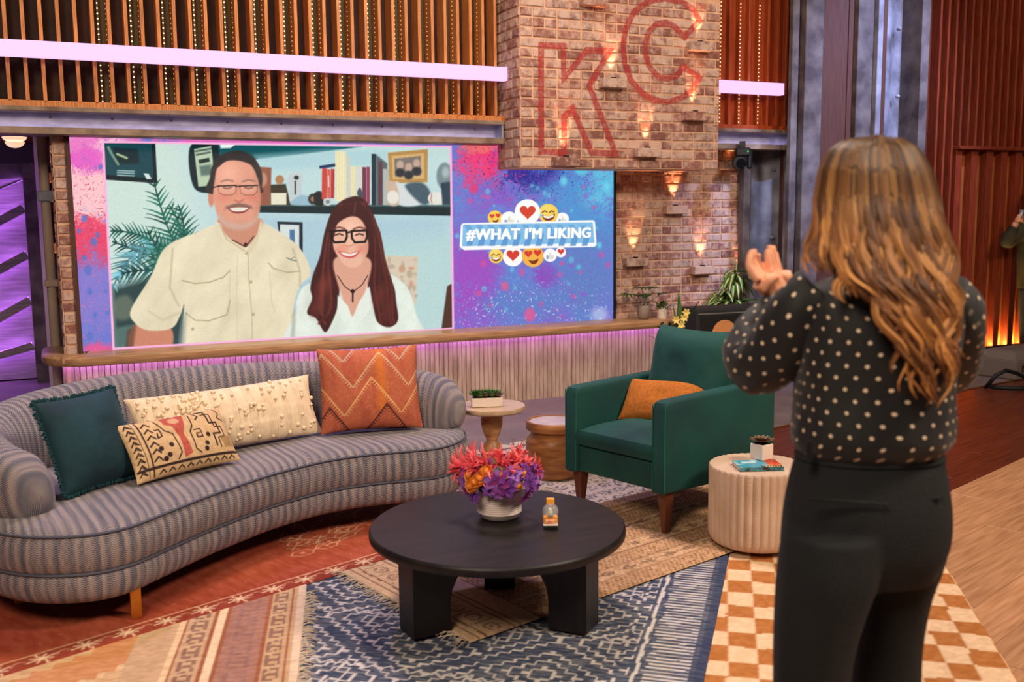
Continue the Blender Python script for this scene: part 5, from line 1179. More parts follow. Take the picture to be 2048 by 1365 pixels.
# ---- white pot with trailing succulent
lp_ = on_ledge(1324, 638, 7.34)
t = thing('potted_succulent', 'small white cylinder pot with bushy trailing green succulent on the ledge', 'plant', lp_)
MB().lathe([(0, 0), (.040, 0), (.042, .01), (.042, .095), (.038, .095), (.038, .08), (0, .08)], 28).build('pot', m_white, t, 'auto')
mb = MB(); r = np.random.default_rng(22)
for k in range(150):
    a, rr, z = r.uniform(0, 2*PI), r.uniform(0, .06), .09+r.uniform(0, .06); c0 = np.array([rr*math.cos(a), rr*math.sin(a), z-rr*.3])
    d = np.array([math.cos(a), math.sin(a), .7])*.022; ribbon(mb, [c0, c0+d*.5, c0+d], [.003, .007, .001])
for k in range(60):
    a = r.uniform(0, 2*PI); z = r.uniform(-.0, .09); rr = .052+r.uniform(0, .02)
    if -2.6 < a-PI < -.8 and r.uniform() < .7: continue
    c0 = np.array([rr*math.cos(a), rr*math.sin(a), z]); d = np.array([math.cos(a), math.sin(a), .3])*.014; ribbon(mb, [c0, c0+d*.5, c0+d], [.003, .006, .001])
mb.build('foliage', LEAFM('moss_green', (104, 130, 44), (62, 100, 34)), t, True); t.children[-1]['kind'] = 'stuff'
# ---- snake plant and lilies in a floor planter behind the armchair
base = at_depth(1352, 700, 7.7); bxy = np.array([base[0], base[1], 0])
t = thing('floor_planter', 'snake plant and cream lilies in a dark planter behind the armchair', 'plant', tuple(bxy))
MB().lathe([(0, .004), (.13, .004), (.15, .1), (.16, .38), (.15, .38), (.145, .35), (0, .35)], 32).build('pot', m_dark, t, 'auto')
for k, (px, py, w_, lean) in enumerate(((1357, 580, .033, .0), (1346, 610, .018, -.02), (1366, 628, .022, .03))):
    p = at_depth(px, py, 7.7)-bxy; mb = MB(); ribbon(mb, [(p[0]*.3, 0, .33), (p[0]*.6, -.02, .33+(p[2]-.33)*.45), (p[0]*.9, -.02, .33+(p[2]-.33)*.75), tuple(p)], [w_*.7, w_, w_*.95, .002], up=(.3, -1, 0), fold=.15)
    mb.build('leaf', LEAFM('snake_leaf_%d' % k, (104, 132, 66), (46, 84, 40)), t, True)
mb = MB(); q0 = at_depth(1366, 655, 7.7)-bxy; q1 = at_depth(1398, 602, 7.7)-bxy; ribbon(mb, [q0, (q0+q1)/2+np.array([-.01, 0, .0]), q1], [.006, .014, .002], up=(.3, -1, 0)); mb.build('blade', m_leafd, t, True)
mb = MB(); q0 = at_depth(1320, 690, 7.6)-bxy; q1 = at_depth(1292, 671, 7.6)-bxy; ribbon(mb, [q0, (q0+q1)/2+np.array([0, 0, .02]), q1], [.006, .016, .002]); mb.build('blade', m_leafd, t, True)
for k, (px, py) in enumerate(((1352, 640), (1368, 636), (1362, 650), (1372, 625))):
    c0 = at_depth(px, py, 7.6)-bxy; mb = MB()
    for j in range(6):
        a = j*PI/3+.3*k; d = np.array([math.cos(a)*_rt[0], math.cos(a)*_rt[1], math.sin(a)])*.034-HF*.012; ribbon(mb, [c0, c0+d*.6-HF*.006, c0+d], [.003, .010, .001], up=-HF)
    sm_ = MB().tube([c0, (c0+np.array([0, 0, .33]))/2, (0, 0, .33)], .003, 5).build('stem', m_leaf, t, True); mb.build('lily', m_lily, sm_, True)
mb = MB(); r = np.random.default_rng(5)
for k in range(14):
    c0 = at_depth(1320+r.uniform(0, 40), 652+r.uniform(-6, 8), 7.65)-bxy; d = np.array([r.uniform(-1, 1), r.uniform(-1, 0), .8])*.04; ribbon(mb, [c0, c0+d*.5, c0+d], [.004, .014, .002])
mb.build('foliage', m_leaf, t, True); t.children[-1]['kind'] = 'stuff'
# ---- amplifier cabinet
m_tolex = M('black_tolex', (34, 34, 36), .6, bump=.4, bscale=300); m_gold = M('gold_mesh', (206, 140, 84), .4, .6); m_grill = M('grille_backing', (40, 26, 18), .7)
a0 = at_depth(1393, 720, 8.15); a0[2] = 0
t = thing('speaker_cabinet', 'black speaker cabinet with round golden grille behind the armchair', 'speaker', (a0[0], a0[1], 0), -.08)
Hc = .745
MB().box(0, .80, .0, .30, .01, Hc, b=.018).build('cabinet', m_tolex, t); MB().box(.03, .77, -.006, .01, .05, Hc-.055, b=.004).build('front_baffle', M('baffle_black', (26, 27, 28), .5), t)
MB().box(.01, .79, -.004, .0, Hc-.045, Hc-.036).build('trim_strip', M('grey_piping', (120, 116, 112), .4), t)
gc = np.array([.255, -.008, Hc-.215]); MB().lathe([(0, 0), (.122, 0), (.122, .004), (0, .004)], 40).move(np.array([[1, 0, 0], [0, 0, 1], [0, 1, 0]]), gc).build('speaker_grille', m_grill, t)
mb = MB()
for k in range(-12, 13):
    for sg in (1, -1):
        off = k*.0145; h = math.sqrt(max(0, .118**2-off*off/1.0*.5)) if abs(off) < .16 else 0
        L_ = .118**2-off**2/2
        if L_ <= 0: continue
        c_ = np.array([off/2, -off/2*sg]); d = np.array([1, sg])/math.sqrt(2); L_ = math.sqrt(L_); a_, e_ = c_-d*L_, c_+d*L_
        mb.tube([(gc[0]+a_[0], gc[1]-.004, gc[2]+a_[1]), (gc[0]+e_[0], gc[1]-.004, gc[2]+e_[1])], .0024, 4)
gm_ = mb.build('grille_mesh', m_gold, [q for q in t.children if q.name.startswith('speaker_grille')][0]); gm_['kind'] = 'stuff'
# ---- arching striped dracaena on the ledge
m_strip, nt, b = material('striped_leaf'); uvn = node(nt, 'ShaderNodeUVMap'); uvn.uv_map = 'UVMap'; sx = node(nt, 'ShaderNodeSeparateXYZ'); nt.links.new(uvn.outputs[0], sx.inputs[0])
rp = node(nt, 'ShaderNodeValToRGB'); el = rp.color_ramp.elements; el[0].color = rgba((40, 84, 40)); el[1].color = rgba((40, 84, 40))
for p_, c_ in ((.3, (64, 104, 44)), (.42, (206, 200, 112)), (.58, (206, 200, 112)), (.7, (64, 104, 44))): e = el.new(p_); e.color = rgba(c_)
nt.links.new(sx.outputs[0], rp.inputs[0]); nt.links.new(rp.outputs[0], b.inputs['Base Color']); b.inputs['Roughness'].default_value = .35
lp_ = on_y(1462, 640, 7.34); lp_ = np.array([lp_[0], 7.34, .619])
t = thing('dracaena', 'large arching yellow-striped plant behind the black speaker', 'plant', tuple(lp_))
MB().lathe([(0, 0), (.09, 0), (.11, .1), (.10, .1), (0, .09)], 24).build('pot', m_greyp, t, 'auto')
r = np.random.default_rng(31)
for j, (px, py, n_) in enumerate(((1472, 545, 15), (1448, 590, 10))):
    top = on_y(px, py, 7.36)-lp_; MB().tube([(0, 0, .05), top*.6, top], .010, 8).build('cane', M('cane_green', (140, 150, 70), .5), t, True)
    for k in range(n_+6):
        a = k*2.4+j; zz = top*(1-.05*(k % 9) if j == 0 else 1-.07*(k % 6)); L_ = r.uniform(.16, .27); rs_ = r.uniform(.08, .17)
        P = arch(zz, (math.cos(a), math.sin(a)*.3-.25), L_, rs_, rs_+r.uniform(.05, .15)); mb = MB(); ribbon(mb, P, [.012, .026, .027, .02, .002], fold=.3); mb.build('leaf', m_strip, t, True, uv=True)
    P = np.array([top, top+np.array([0, 0, .06]), top+np.array([.008, 0, .12])]); mb = MB(); ribbon(mb, P, [.008, .010, .002], up=(0, -1, 0)); mb.build('leaf', m_strip, t, True, uv=True)
for k in range(12):
    a = k*.52; P = arch((0, -.02, .07), (math.cos(a), math.sin(a)*.15-.3), .38+.08*(k % 3), .26, .30); mb = MB(); ribbon(mb, P, [.010, .023, .024, .018, .002], fold=.3); mb.build('leaf', m_strip, t, True, uv=True)
# ================================================================ succulent box on the side table
def rosette(mb, c, R, n, lift=.6, wd_=.35):
    for ring, (k, el_) in enumerate(((1.0, .25), (.75, .6), (.45, 1.1))):
        for j in range(n-ring):
            a = 2*PI*j/(n-ring)+ring*.5; d = np.array([math.cos(a)*math.cos(el_), math.sin(a)*math.cos(el_), math.sin(el_)*lift+.1])*R*k
            ribbon(mb, [np.array(c), np.array(c)+d*.55, np.array(c)+d], [R*wd_*.3, R*wd_*k, R*.02], fold=.35)
t = thing('succulent_box', 'white rectangular planter with mixed succulents on the side table', 'plant', (2.135, 4.985, .488), -.30)
mb = MB(); 
for (x0, x1, y0, y1) in ((-.085, .085, -.035, -.029), (-.085, .085, .029, .035), (-.085, -.079, -.029, .029), (.079, .085, -.029, .029)): mb.box(x0, x1, y0, y1, 0.002, .052, b=.002)
mb.box(-.08, .08, -.03, .03, 0.001, .006); o = mb.build('planter', m_white, t); o['kind'] = 'stuff'
bx('soil', m_soil, t, -.078, .078, -.028, .028, .006, .044)
for k, (x_, y_, R_s, mt) in enumerate(((-.062, -.005, .032, m_leaf), (-.03, .01, .03, m_leaf), (-.035, -.016, .026, m_succ), (-.004, -.012, .024, m_succp), (.012, .012, .034, m_succ), (.03, -.014, .027, m_succ), (.058, .004, .03, m_succ), (.062, -.016, .026, m_succp), (.042, .016, .028, m_leaf))):
    mb = MB(); rosette(mb, (x_, y_, .052), R_s*1.5, 10, 1.9, .28); mb.build('rosette', mt, t, True)
# ================================================================ flower arrangement on the coffee table
fp = ground(999, 1034, .38)
fa = thing('flower_arrangement', 'pink, orange and purple flowers in a ribbed white pot', 'flowers', (fp[0], fp[1], .3802))
prof = [(0, 0), (.062, 0), (.074, .006), (.082, .022)]; z = .024
while z < .104: prof += [(.0845, z), (.0865, z+.002), (.0865, z+.0055), (.0845, z+.0075)]; z += .0078
prof += [(.085, .108), (.082, .112), (.076, .108), (.076, .09), (0, .09)]
MB().lathe(prof, 48).build('pot', M('ribbed_white', (232, 214, 206), .5), fa, 'auto')
m_pink = M('coral_pink_petal', (232, 72, 96), .5, c2=(240, 110, 110), scale=20); m_rose = M('orange_petal', (240, 150, 50), .55, c2=(226, 116, 40), scale=25); m_purp = M('violet_petal', (104, 52, 150), .5, c2=(136, 74, 170), scale=25); m_plum = M('plum_petal', (150, 50, 120), .5, c2=(120, 40, 130), scale=20)
def mesh_of(mb, mat, sm=True): o = mb.build('tmp', mat, None, sm); me = o.data; bpy.data.objects.remove(o); return me
r = np.random.default_rng(41)
mb = MB()
for k in range(22):
    a = r.uniform(0, 2*PI); el_ = r.uniform(.35, 1.35); d = np.array([math.cos(a)*math.cos(el_), math.sin(a)*math.cos(el_), math.sin(el_)]); L_ = .055*r.uniform(.8, 1.1)
    side = np.array([d[0], d[1], -.2]); ribbon(mb, [np.zeros(3), d*L_*.5, d*L_*.85, d*L_+side*.018], [.002, .0042, .0038, .001], up=(r.uniform(-1, 1), r.uniform(-1, 1), .5), fold=.2)
me_n = mesh_of(mb, m_pink)
mb = MB()
for ring in range(5):
    for j in range(5):
        a = 2*PI*j/5+ring*.63; el_ = .25+ring*.28; R_s = .026-.0035*ring; d = np.array([math.cos(a)*math.cos(el_), math.sin(a)*math.cos(el_), math.sin(el_)*1.25])*R_s; ribbon(mb, [np.zeros(3), d*.6+np.array([0, 0, .002]), d], [.006, .017-.002*ring, .010-.001*ring], fold=.5)
mb.ball((0, 0, .012), (.013, .013, .015), 10, 6)
me_r = mesh_of(mb, m_rose)
mb = MB()
for j in range(6):
    a = 2*PI*j/6; d = np.array([math.cos(a), math.sin(a), .25])*.036; ribbon(mb, [np.zeros(3), d*.6, d+np.array([0, 0, -.006])], [.003, .012, .004], fold=.2)
ribbon(mb, [np.zeros(3), np.array([.0, .0, .014]), np.array([.012, 0, .02])], [.003, .007, .002])
me_o = mesh_of(mb, m_purp); me_o2 = me_o.copy(); me_o2.materials[0] = M('lilac_petal', (136, 84, 176), .5, c2=(160, 100, 180), scale=25); me_o3 = me_o.copy(); me_o3.materials[0] = m_plum
def bloom(name, me, p, d, s_):
    o = bpy.data.objects.new(name, me); COL.objects.link(o); o.parent = fa; o.location = p; o.rotation_euler = Vector(d).to_track_quat('Z', 'Y').to_euler(); o.scale = (s_,)*3
Rtl, Htl = Matrix.Identity(3), None
c0 = np.array([0, 0, .156]); RT = np.array([math.cos(YAW), -math.sin(YAW), 0])
def pos(ax_, el_, k=1.0): # ax_: angle from camera-facing direction
    d = (-HF*math.cos(ax_)+RT*math.sin(ax_))*math.cos(el_)+np.array([0, 0, math.sin(el_)]); return c0+d*np.array([.135, .135, .092])*k, d
for a, e in ((-1.5, .25), (-1.25, .55), (-1.0, .8), (-1.7, .55), (-.5, .95), (.1, 1.05), (.6, .85), (1.1, .75), (-2.2, .6), (2.0, .7), (2.8, .6), (-.1, 1.4), (1.5, .45), (-1.55, -.05), (.25, .72), (-.8, .55)):
    p, d = pos(a+r.uniform(-.15, .15), e+r.uniform(-.15, .1), r.uniform(.85, 1.15)); bloom('spider_lily', me_n, p, d+r.normal(0, .2, 3), r.uniform(.9, 1.4))
for a, e in ((-.75, -.02), (-.85, .32), (-.5, .30), (-.35, .55), (.15, .42), (.5, .02), (.75, .42), (2.6, .6), (-2.3, .4), (-.62, .15)): p, d = pos(a, e, 1.06); bloom('orange_rose', me_r, p, d, r.uniform(.95, 1.15) if a < .1 else .75)
for a, e in ((0, .12), (.2, .3), (-.15, .28), (.35, .15), (.55, .28), (.75, .12), (.95, .3), (1.15, .12), (1.35, .3), (.85, .55), (.4, .5), (1.2, .5), (-1.1, .05), (-1.35, .2), (-1.0, .3), (-1.6, .35), (1.7, .1), (-.3, -.08), (.0, -.15), (-2, .1), (2.4, .1), (2.9, .2), (-2.7, .1), (-.95, -.3), (-.72, -.34), (-1.25, -.2), (1.0, -.34), (.7, -.4), (1.3, -.2), (-.45, .75), (.9, .0), (.2, .0), (1.5, .2)):
    p, d = pos(a, e, r.uniform(.95, 1.22)); bloom('violet_orchid', (me_o, me_o, me_o2, me_o3)[r.integers(4)], p, d+r.normal(0, .25, 3), r.uniform(.75, 1.25))
mb = MB(); mb.ball(c0-np.array([0, 0, .01]), (.095, .095, .06), 16, 8)
mb.build('foliage', m_leafd, fa, True)
for k in range(8):
    p, d = pos(k*.8, .1, .8); mb = MB(); ribbon(mb, [p, p+d*.02, p+d*.045], [.004, .014, .002]); mb.build('leaf', m_leaf, fa, True)
# ================================================================ clear bubble trinket
gp = ground(1101, 1056, .38); t = thing('bubble_trinket', 'small clear bubble trinket on an orange card by the flowers', 'trinket', (gp[0], gp[1], .3802), -YAW)
m_oc = M('orange_card', (240, 140, 40), .5, c2=(250, 180, 80), scale=30); m_gl, nt, b = material('clear_plastic'); b.inputs['Base Color'].default_value = (.96, .96, .97, 1); b.inputs['Alpha'].default_value = .22; b.inputs['Roughness'].default_value = .05; b.inputs['Specular IOR Level'].default_value = 1
MB().box(-.026, .026, -.018, .018, 0, .012, b=.002).build('base', m_dark, t); MB().box(-.027, .027, -.02, .02, .012, .017, b=.001).build('white_rim', m_white, t)
MB().box(-.027, .027, -.006, .018, .017, .045, b=.003).build('card', m_oc, t); MB().box(-.02, .02, -.014, -.006, .018, .034, b=.004).build('toy_car', M('toy_orange', (236, 120, 30), .3, c2=(240, 236, 226), scale=50), t)
MB().box(-.015, .015, -.004, .012, .088, .112, b=.002).build('hang_tab', m_oc, t); MB().ball((0, 0, .064), (.030, .026, .030), 28, 18).build('bubble', m_gl, t, True)
MB().lathe([(0, .045), (.012, .045), (.008, .06), (.004, .075), (0, .078)], 12).build('figurine', M('pale_resin', (206, 206, 170), .5), t, True)
# ================================================================ book and cube pot on the fluted table
def p_cover(cv, s, t_):
    cv.C[:] = (70, 150, 170); cv.put((s > .14).astype(float), (196, 66, 40)); cv.put(np.clip((fbm(s*30, t_*30, 3, 2)-.5)*6, 0, 1)*.7*(s < .14), (206, 226, 226)); cv.put(np.clip((fbm(s*40, t_*40, 3, 6)-.55)*6, 0, 1)*.6*(s > .14), (230, 150, 60))
    cv.put((t_ < .03).astype(float)*(s > .1), (44, 44, 50)); cv.put(((t_ < .03) & (np.abs((s/.012) % 1-.5) < .3) & (np.abs(t_-.015) < .007))*.9*(s > .12), (226, 206, 120))
    cv.put(((np.abs(t_-.10) < .006) | (np.abs(t_-.085) < .004))*(s > .03)*(s < .1)*.8, (240, 244, 240))
bp_ = ground(1515, 936, .395)
t = thing('paperback', 'colourful paperback book lying on the fluted table', 'book', (bp_[0], bp_[1], .3952), math.radians(-22))
u, v, q = sheet(60, 40); cv_ = Canvas(u*.2, v*.135); p_cover(cv_, (u*.2).ravel(), (v*.135).ravel())
fast_mesh('cover', np.stack([(u*.2-.1).ravel(), (v*.135-.0675).ravel(), np.full(u.size, .0185)], 1), q, PAINT('book_cover', .35), t, cv_.lin(), False)
bx('pages', M('paper', (214, 196, 170), .9), t, -.098, .098, -.0655, .0655, .0015, .0178); bx('back_cover', M('cover_dark', (60, 60, 66), .5), t, -.1, .1, -.0675, .0675, 0, .0015); bx('spine', M('spine_print', (80, 150, 160), .5, c2=(46, 50, 46), scale=40), t, -.1, .1, -.0675, -.066, .0015, .0185)
cp_ = ground(1523, 918, .414); t = thing('cube_planter', 'tiny reddish succulent in a white cube pot on the paperback', 'plant', (cp_[0], cp_[1], .4141), math.radians(12))
MB().box(-.038, .038, -.038, .038, 0, .072, b=.004).build('pot', m_white, t); bx('soil', m_soil, t, -.03, .03, -.03, .03, .0715, .0735)
mb = MB(); rosette(mb, (0, 0, .074), .062, 10, 1.0, .3); mb.build('rosette', LEAFM('burgundy_leaf', (128, 84, 64), (96, 88, 58)), t, True)
# ================================================================ robotic camera under the beam
c = on_y(1483, 320, 7.22); t = thing('robotic_camera', 'black robotic camera hanging below the steel beam', 'camera', (c[0], 7.22, c[2]), -YAW-.15)
m_cam = M('camera_black', (18, 18, 20), .45)
MB().box(-.055, .075, -.05, .05, .03, .105, b=.012).build('body', m_cam, t); MB().box(-.02, .03, -.03, .03, .1, .16).build('mount', m_cam, t)
MB().lathe([(0, -.05), (.055, -.05), (.062, -.04), (.062, .03), (.05, .045), (0, .045)], 28).move(np.array([[1, 0, 0], [0, 0, 1], [0, 1, 0]]), (-.02, -.01, -.03)).build('head', m_cam, t, 'auto')
MB().lathe([(.0, -.064), (.034, -.064), (.040, -.07), (.044, -.05)], 28).move(np.array([[1, 0, 0], [0, 0, 1], [0, 1, 0]]), (-.005, -.012, -.032)).build('lens', M('lens_glass', (10, 12, 16), .1, spec=1), [q for q in t.children if q.name.startswith('head')][0], 'auto')
MB().box(.045, .09, -.04, .04, -.08, .08, b=.015).build('yoke', m_cam, t); MB().ball((.05, -.055, .07), .006, 8, 6).build('tally_light', EM('green_tally', (90, 230, 60), 1.5), t)
# ================================================================ equipment case at the cedar wall
cs = ground(2025, 752, 0); t = thing('equipment_case', 'grey road case with a handle slot in front of the cedar wall', 'case', (cs[0], cs[1], 0), .12)
m_case = M('case_grey', (112, 100, 92), .6)
MB().loft([[(-.27+i, -.2+i, z), (.45-i, -.2+i, z), (.45-i, .2-i, z), (-.27+i, .2-i, z)] for z, i in ((.005, .01), (.02, 0), (.17, .0), (.175, .012), (.185, .012), (.25, .05), (.262, .08))]).build('shell', m_case, t)
MB().box(-.19, -.02, -.204, -.19, .07, .14, b=.006).build('handle_slot', m_dark, t)
for k in range(3): MB().box(-.165+k*.05, -.14+k*.05, -.209, -.2, .07, .12).build('slot_rib', m_case, t)
cp = ground(2010, 775, 0); t = tag(MB().tube([tuple(np.array(p)+np.array([cp[0], cp[1], 0])) for p in ((-.18, .05, .0), (-.16, -.03, .12), (-.06, -.05, .16), (.1, -.03, .12), (.3, -.1, .02), (.2, -.22, .02), (-.05, -.18, .02), (-.16, -.08, .02), (-.18, .0, .02))], .018, 8).build('cable_loop', m_dark, None, True), 'thick black cable looped on the floor beside the grey case', 'cable')
# ================================================================ people
def shape_rings(rows, n=40, ex=2.4, zfix=None):
    """rows: (y pixel, x left, x right, depth, half thickness) measured on the figure; returns rings and uv in metres"""
    R = []; UV = []
    for y, xl, xr, Z, b_ in rows:
        c = at_depth((xl+xr)/2, y, Z); a = (xr-xl)/2*Z/FPX; ring = []; uv = []; per = PI*(a+b_)
        for k in range(n):
            t = 2*PI*k/n; ct, st_ = math.cos(t), math.sin(t); x_ = a*math.copysign(abs(ct)**(2/ex), ct); y_ = b_*math.copysign(abs(st_)**(2/ex), st_)
            ring.append(c+RT*x_+HF*y_); uv.append((per*(k/n if k <= n/2 else k/n-1), c[2]))
        R.append(ring); UV.append(uv)
    return R, UV
def dense(rows, n):
    return [tuple(q) for q in catmull(np.array(rows, float), n)]
def remeshed(mb, name, mat, parent, vox, smooth=6, origin=None):
    o = mb.build(name, mat, None, True); m_ = o.modifiers.new('r', 'REMESH'); m_.mode = 'VOXEL'; m_.voxel_size = vox
    s_ = o.modifiers.new('s', 'SMOOTH'); s_.iterations = smooth; s_.factor = .5
    bpy.context.view_layer.update(); me = bpy.data.meshes.new_from_object(o.evaluated_get(bpy.context.evaluated_depsgraph_get())); bpy.data.objects.remove(o); me.name = name; me.shade_smooth()
    n_ = bpy.data.objects.new(name, me); _link(n_, parent); return n_
m_skin, nt, b = material('skin'); b.inputs['Base Color'].default_value = rgba((226, 160, 126)); b.inputs['Roughness'].default_value = .5; b.inputs['Subsurface Weight'].default_value = .15; b.inputs['Subsurface Radius'].default_value = (.02, .008, .004); b.inputs['Subsurface Scale'].default_value = .3
m_denim = M('black_denim', (17, 18, 20), .9, c2=(24, 25, 26), scale=5, bump=.3, bscale=200, sheen=.1)
m_dots, nt, b = material('polka_dot_chiffon')
uvn = node(nt, 'ShaderNodeUVMap'); uvn.uv_map = 'UVMap'; sx = node(nt, 'ShaderNodeSeparateXYZ'); nt.links.new(uvn.outputs[0], sx.inputs[0])
P_ = .040
def mth2(op, a, c=None):
    n = node(nt, 'ShaderNodeMath', operation=op)
    for i, q in enumerate((a, c)):
        if q is None: continue
        if isinstance(q, (int, float)): n.inputs[i].default_value = q
        else: nt.links.new(q, n.inputs[i])
    return n.outputs[0]
vrow = mth2('DIVIDE', sx.outputs[1], P_*.62); fl_ = mth2('FLOOR', vrow); odd = mth2('MULTIPLY', mth2('MODULO', mth2('ADD', fl_, 100.0), 2.0), .5)
fu_ = mth2('SUBTRACT', mth2('FRACT', mth2('ADD', mth2('DIVIDE', sx.outputs[0], P_), odd)), .5); fv_ = mth2('SUBTRACT', mth2('FRACT', vrow), .5)
dd_ = mth2('SQRT', mth2('ADD', mth2('POWER', mth2('MULTIPLY', fu_, P_), 2.0), mth2('POWER', mth2('MULTIPLY', fv_, P_*.62), 2.0)))
dm = mth2('LESS_THAN', dd_, .0037)
mx = node(nt, 'ShaderNodeMix', data_type='RGBA'); mx.inputs['A'].default_value = rgba((14, 13, 14)); mx.inputs['B'].default_value = rgba((240, 214, 180)); nt.links.new(dm, mx.inputs['Factor']); nt.links.new(mx.outputs['Result'], b.inputs['Base Color']); b.inputs['Roughness'].default_value = .7; b.inputs['Sheen Weight'].default_value = .1
# ---- the woman
ZW = 2.15; wroot = at_depth(1730, 1700, ZW); wroot[2] = .012
wm = thing('person', 'woman with long wavy golden brown hair in a black polka dot blouse, clapping', 'person', tuple(wroot)); WO = wroot
A = at_depth
def chain(mb, pts, rad, n=10): mb.tube(catmull([p-WO for p in pts], len(pts)*4), np.interp(np.linspace(0, 1, len(pts)*4), np.linspace(0, 1, len(rad)), rad), n)
body = MB()
body.ball(A(1752, 392, 2.19)-WO, (.078, .092, .112), 20, 14)
nose = A(1735, 400, 2.285); body.ball(nose-WO, (.012, .014, .02), 8, 6)
for px in (1690, 1815): body.ball(A(px, 402, 2.19)-WO, (.012, .02, .03), 8, 6)
body.ball(A(1750, 440, 2.225)-WO, (.05, .055, .05), 12, 8)
chain(body, [A(1752, 440, 2.17), A(1750, 520, 2.16), A(1748, 580, 2.15)], [.055, .05, .075])
R1, _ = shape_rings(dense([(555, 1690, 1815, ZW, .06), (575, 1635, 1885, ZW, .085), (640, 1615, 1895, ZW, .10), (760, 1625, 1880, ZW, .10), (880, 1610, 1868, ZW, .10), (980, 1585, 1885, ZW, .11), (1080, 1575, 1885, ZW, .11), (1130, 1590, 1860, ZW, .09)], 20), 28)
body.loft(np.array(R1)-WO)
for pts in (((1635, 1120, 2.1), (1625, 1420, 2.1), (1622, 1800, 2.1)), ((1790, 1120, 2.22), (1770, 1420, 2.22), (1765, 1790, 2.22))): chain(body, [A(*p) for p in pts], [.085, .06, .04])
sL, eL, wL = A(1625, 590, 2.15), A(1528, 722, 2.27), A(1563, 606, 2.40)
sR, eR, wR = A(1900, 600, 2.18), A(1872, 760, 2.42), A(1590, 612, 2.46)
chain(body, [sL, (sL+eL)/2, eL], [.05, .042, .036]); chain(body, [eL, (eL+wL)/2, wL, A(1556, 588, 2.41)], [.036, .034, .024, .026])
chain(body, [sR, (sR+eR)/2, eR], [.05, .042, .036]); chain(body, [eR, (eR+wR)/2, wR, A(1572, 590, 2.45)], [.036, .032, .024, .026])
# hands: near hand (left) leaning out, far hand (right) upright behind it
def blob(p, q, r0, r1): chain(body, [p, (p+q)/2, q], [r0, (r0+r1)/2*1.05, r1], 10)
blob(A(1556, 592, 2.41), A(1530, 556, 2.405), .027, .034); blob(A(1548, 585, 2.405), A(1520, 560, 2.40), .022, .027); blob(A(1566, 590, 2.415), A(1545, 560, 2.41), .02, .024)
for (x0, y0, x1, y1, x2, y2, z) in ((1516, 562, 1499, 535, 1500, 510, 2.380), (1519, 556, 1501, 527, 1503, 501, 2.402), (1524, 552, 1507, 524, 1509, 499, 2.424), (1530, 550, 1516, 526, 1518, 508, 2.444)):
    chain(body, [A(x0, y0, z), A(x1, y1, z+.004), A(x2, y2, z+.012)], [.0108, .0098, .0080], 8)
chain(body, [A(1528, 580, 2.385), A(1540, 562, 2.37), A(1556, 552, 2.375)], [.013, .011, .008], 8)
blob(A(1574, 592, 2.455), A(1556, 552, 2.445), .027, .034); blob(A(1584, 588, 2.45), A(1572, 562, 2.44), .022, .024)
for (x0, y0, x1, y1, x2, y2, z) in ((1544, 552, 1537, 522, 1535, 499, 2.436), (1549, 548, 1542, 517, 1539, 491, 2.458), (1554, 547, 1548, 518, 1545, 492, 2.480), (1560, 550, 1554, 526, 1550, 504, 2.500)):
    chain(body, [A(x0, y0, z), A(x1, y1, z), A(x2, y2, z+.006)], [.0108, .0098, .0080], 8)
chain(body, [A(1580, 575, 2.43), A(1572, 556, 2.41), A(1558, 548, 2.405)], [.013, .011, .008], 8)
remeshed(body, 'body', m_skin, wm, .0036, 3)
# trousers
tr = MB()
R1, _ = shape_rings(dense([(886, 1598, 1880, ZW, .098), (915, 1590, 1886, ZW, .108), (960, 1577, 1893, ZW, .12), (1010, 1567, 1899, ZW, .132), (1060, 1561, 1899, ZW, .137), (1100, 1558, 1890, ZW, .132), (1150, 1556, 1866, ZW+.01, .115)], 22), 40, 2.3)
tr.loft(np.array(R1)-WO)
R1, _ = shape_rings(dense([(1060, 1566, 1772, 2.10, .105), (1140, 1554, 1758, 2.09, .112), (1220, 1549, 1728, 2.09, .108), (1300, 1546, 1706, 2.09, .10), (1400, 1545, 1696, 2.09, .092), (1600, 1541, 1692, 2.09, .088), (1875, 1532, 1692, 2.09, .09)], 22), 32, 2.2); tr.loft(np.array(R1)-WO)
R1, _ = shape_rings(dense([(1060, 1716, 1896, 2.19, .11), (1120, 1716, 1880, 2.20, .112), (1180, 1712, 1858, 2.22, .105), (1260, 1703, 1843, 2.235, .098), (1365, 1694, 1839, 2.24, .09), (1600, 1690, 1840, 2.24, .088), (1815, 1685, 1842, 2.24, .09)], 22), 32, 2.2); tr.loft(np.array(R1)-WO)
remeshed(tr, 'trousers', m_denim, wm, .008, 5)
mb = MB(); R1, _ = shape_rings([(889, 1595, 1882, ZW, .103), (912, 1588, 1888, ZW, .113)], 48, 2.3); mb.loft(np.array(R1)-WO, closed=True, cap=False).build('waistband', m_denim, wm, True)
for px in (1618, 1782): q = A(px, 885, ZW-.104); mb = MB().box(-.006, .006, -.005, .004, -.035, .0); mb.move(rotz(-YAW), q-WO).build('belt_loop', m_denim, wm)
for (x0, x1, y0, y1, z) in ((1618, 1776, 998, 1120, 2.008), (1832, 1886, 1000, 1118, 2.045)):
    P = [A(x0, y0, z)-WO, A(x1, y0+(12 if x0 < 1700 else -4), z)-WO]; MB().tube(P, .0035, 6).build('pocket_seam', m_denim, wm)
q = A(1858, 890, ZW-.07); MB().box(-.026, .022, -.02, .012, -.03, .035, b=.006).move(rotz(-YAW-.5), q-WO).build('transmitter_pack', M('pack_black', (26, 28, 34), .5), wm)
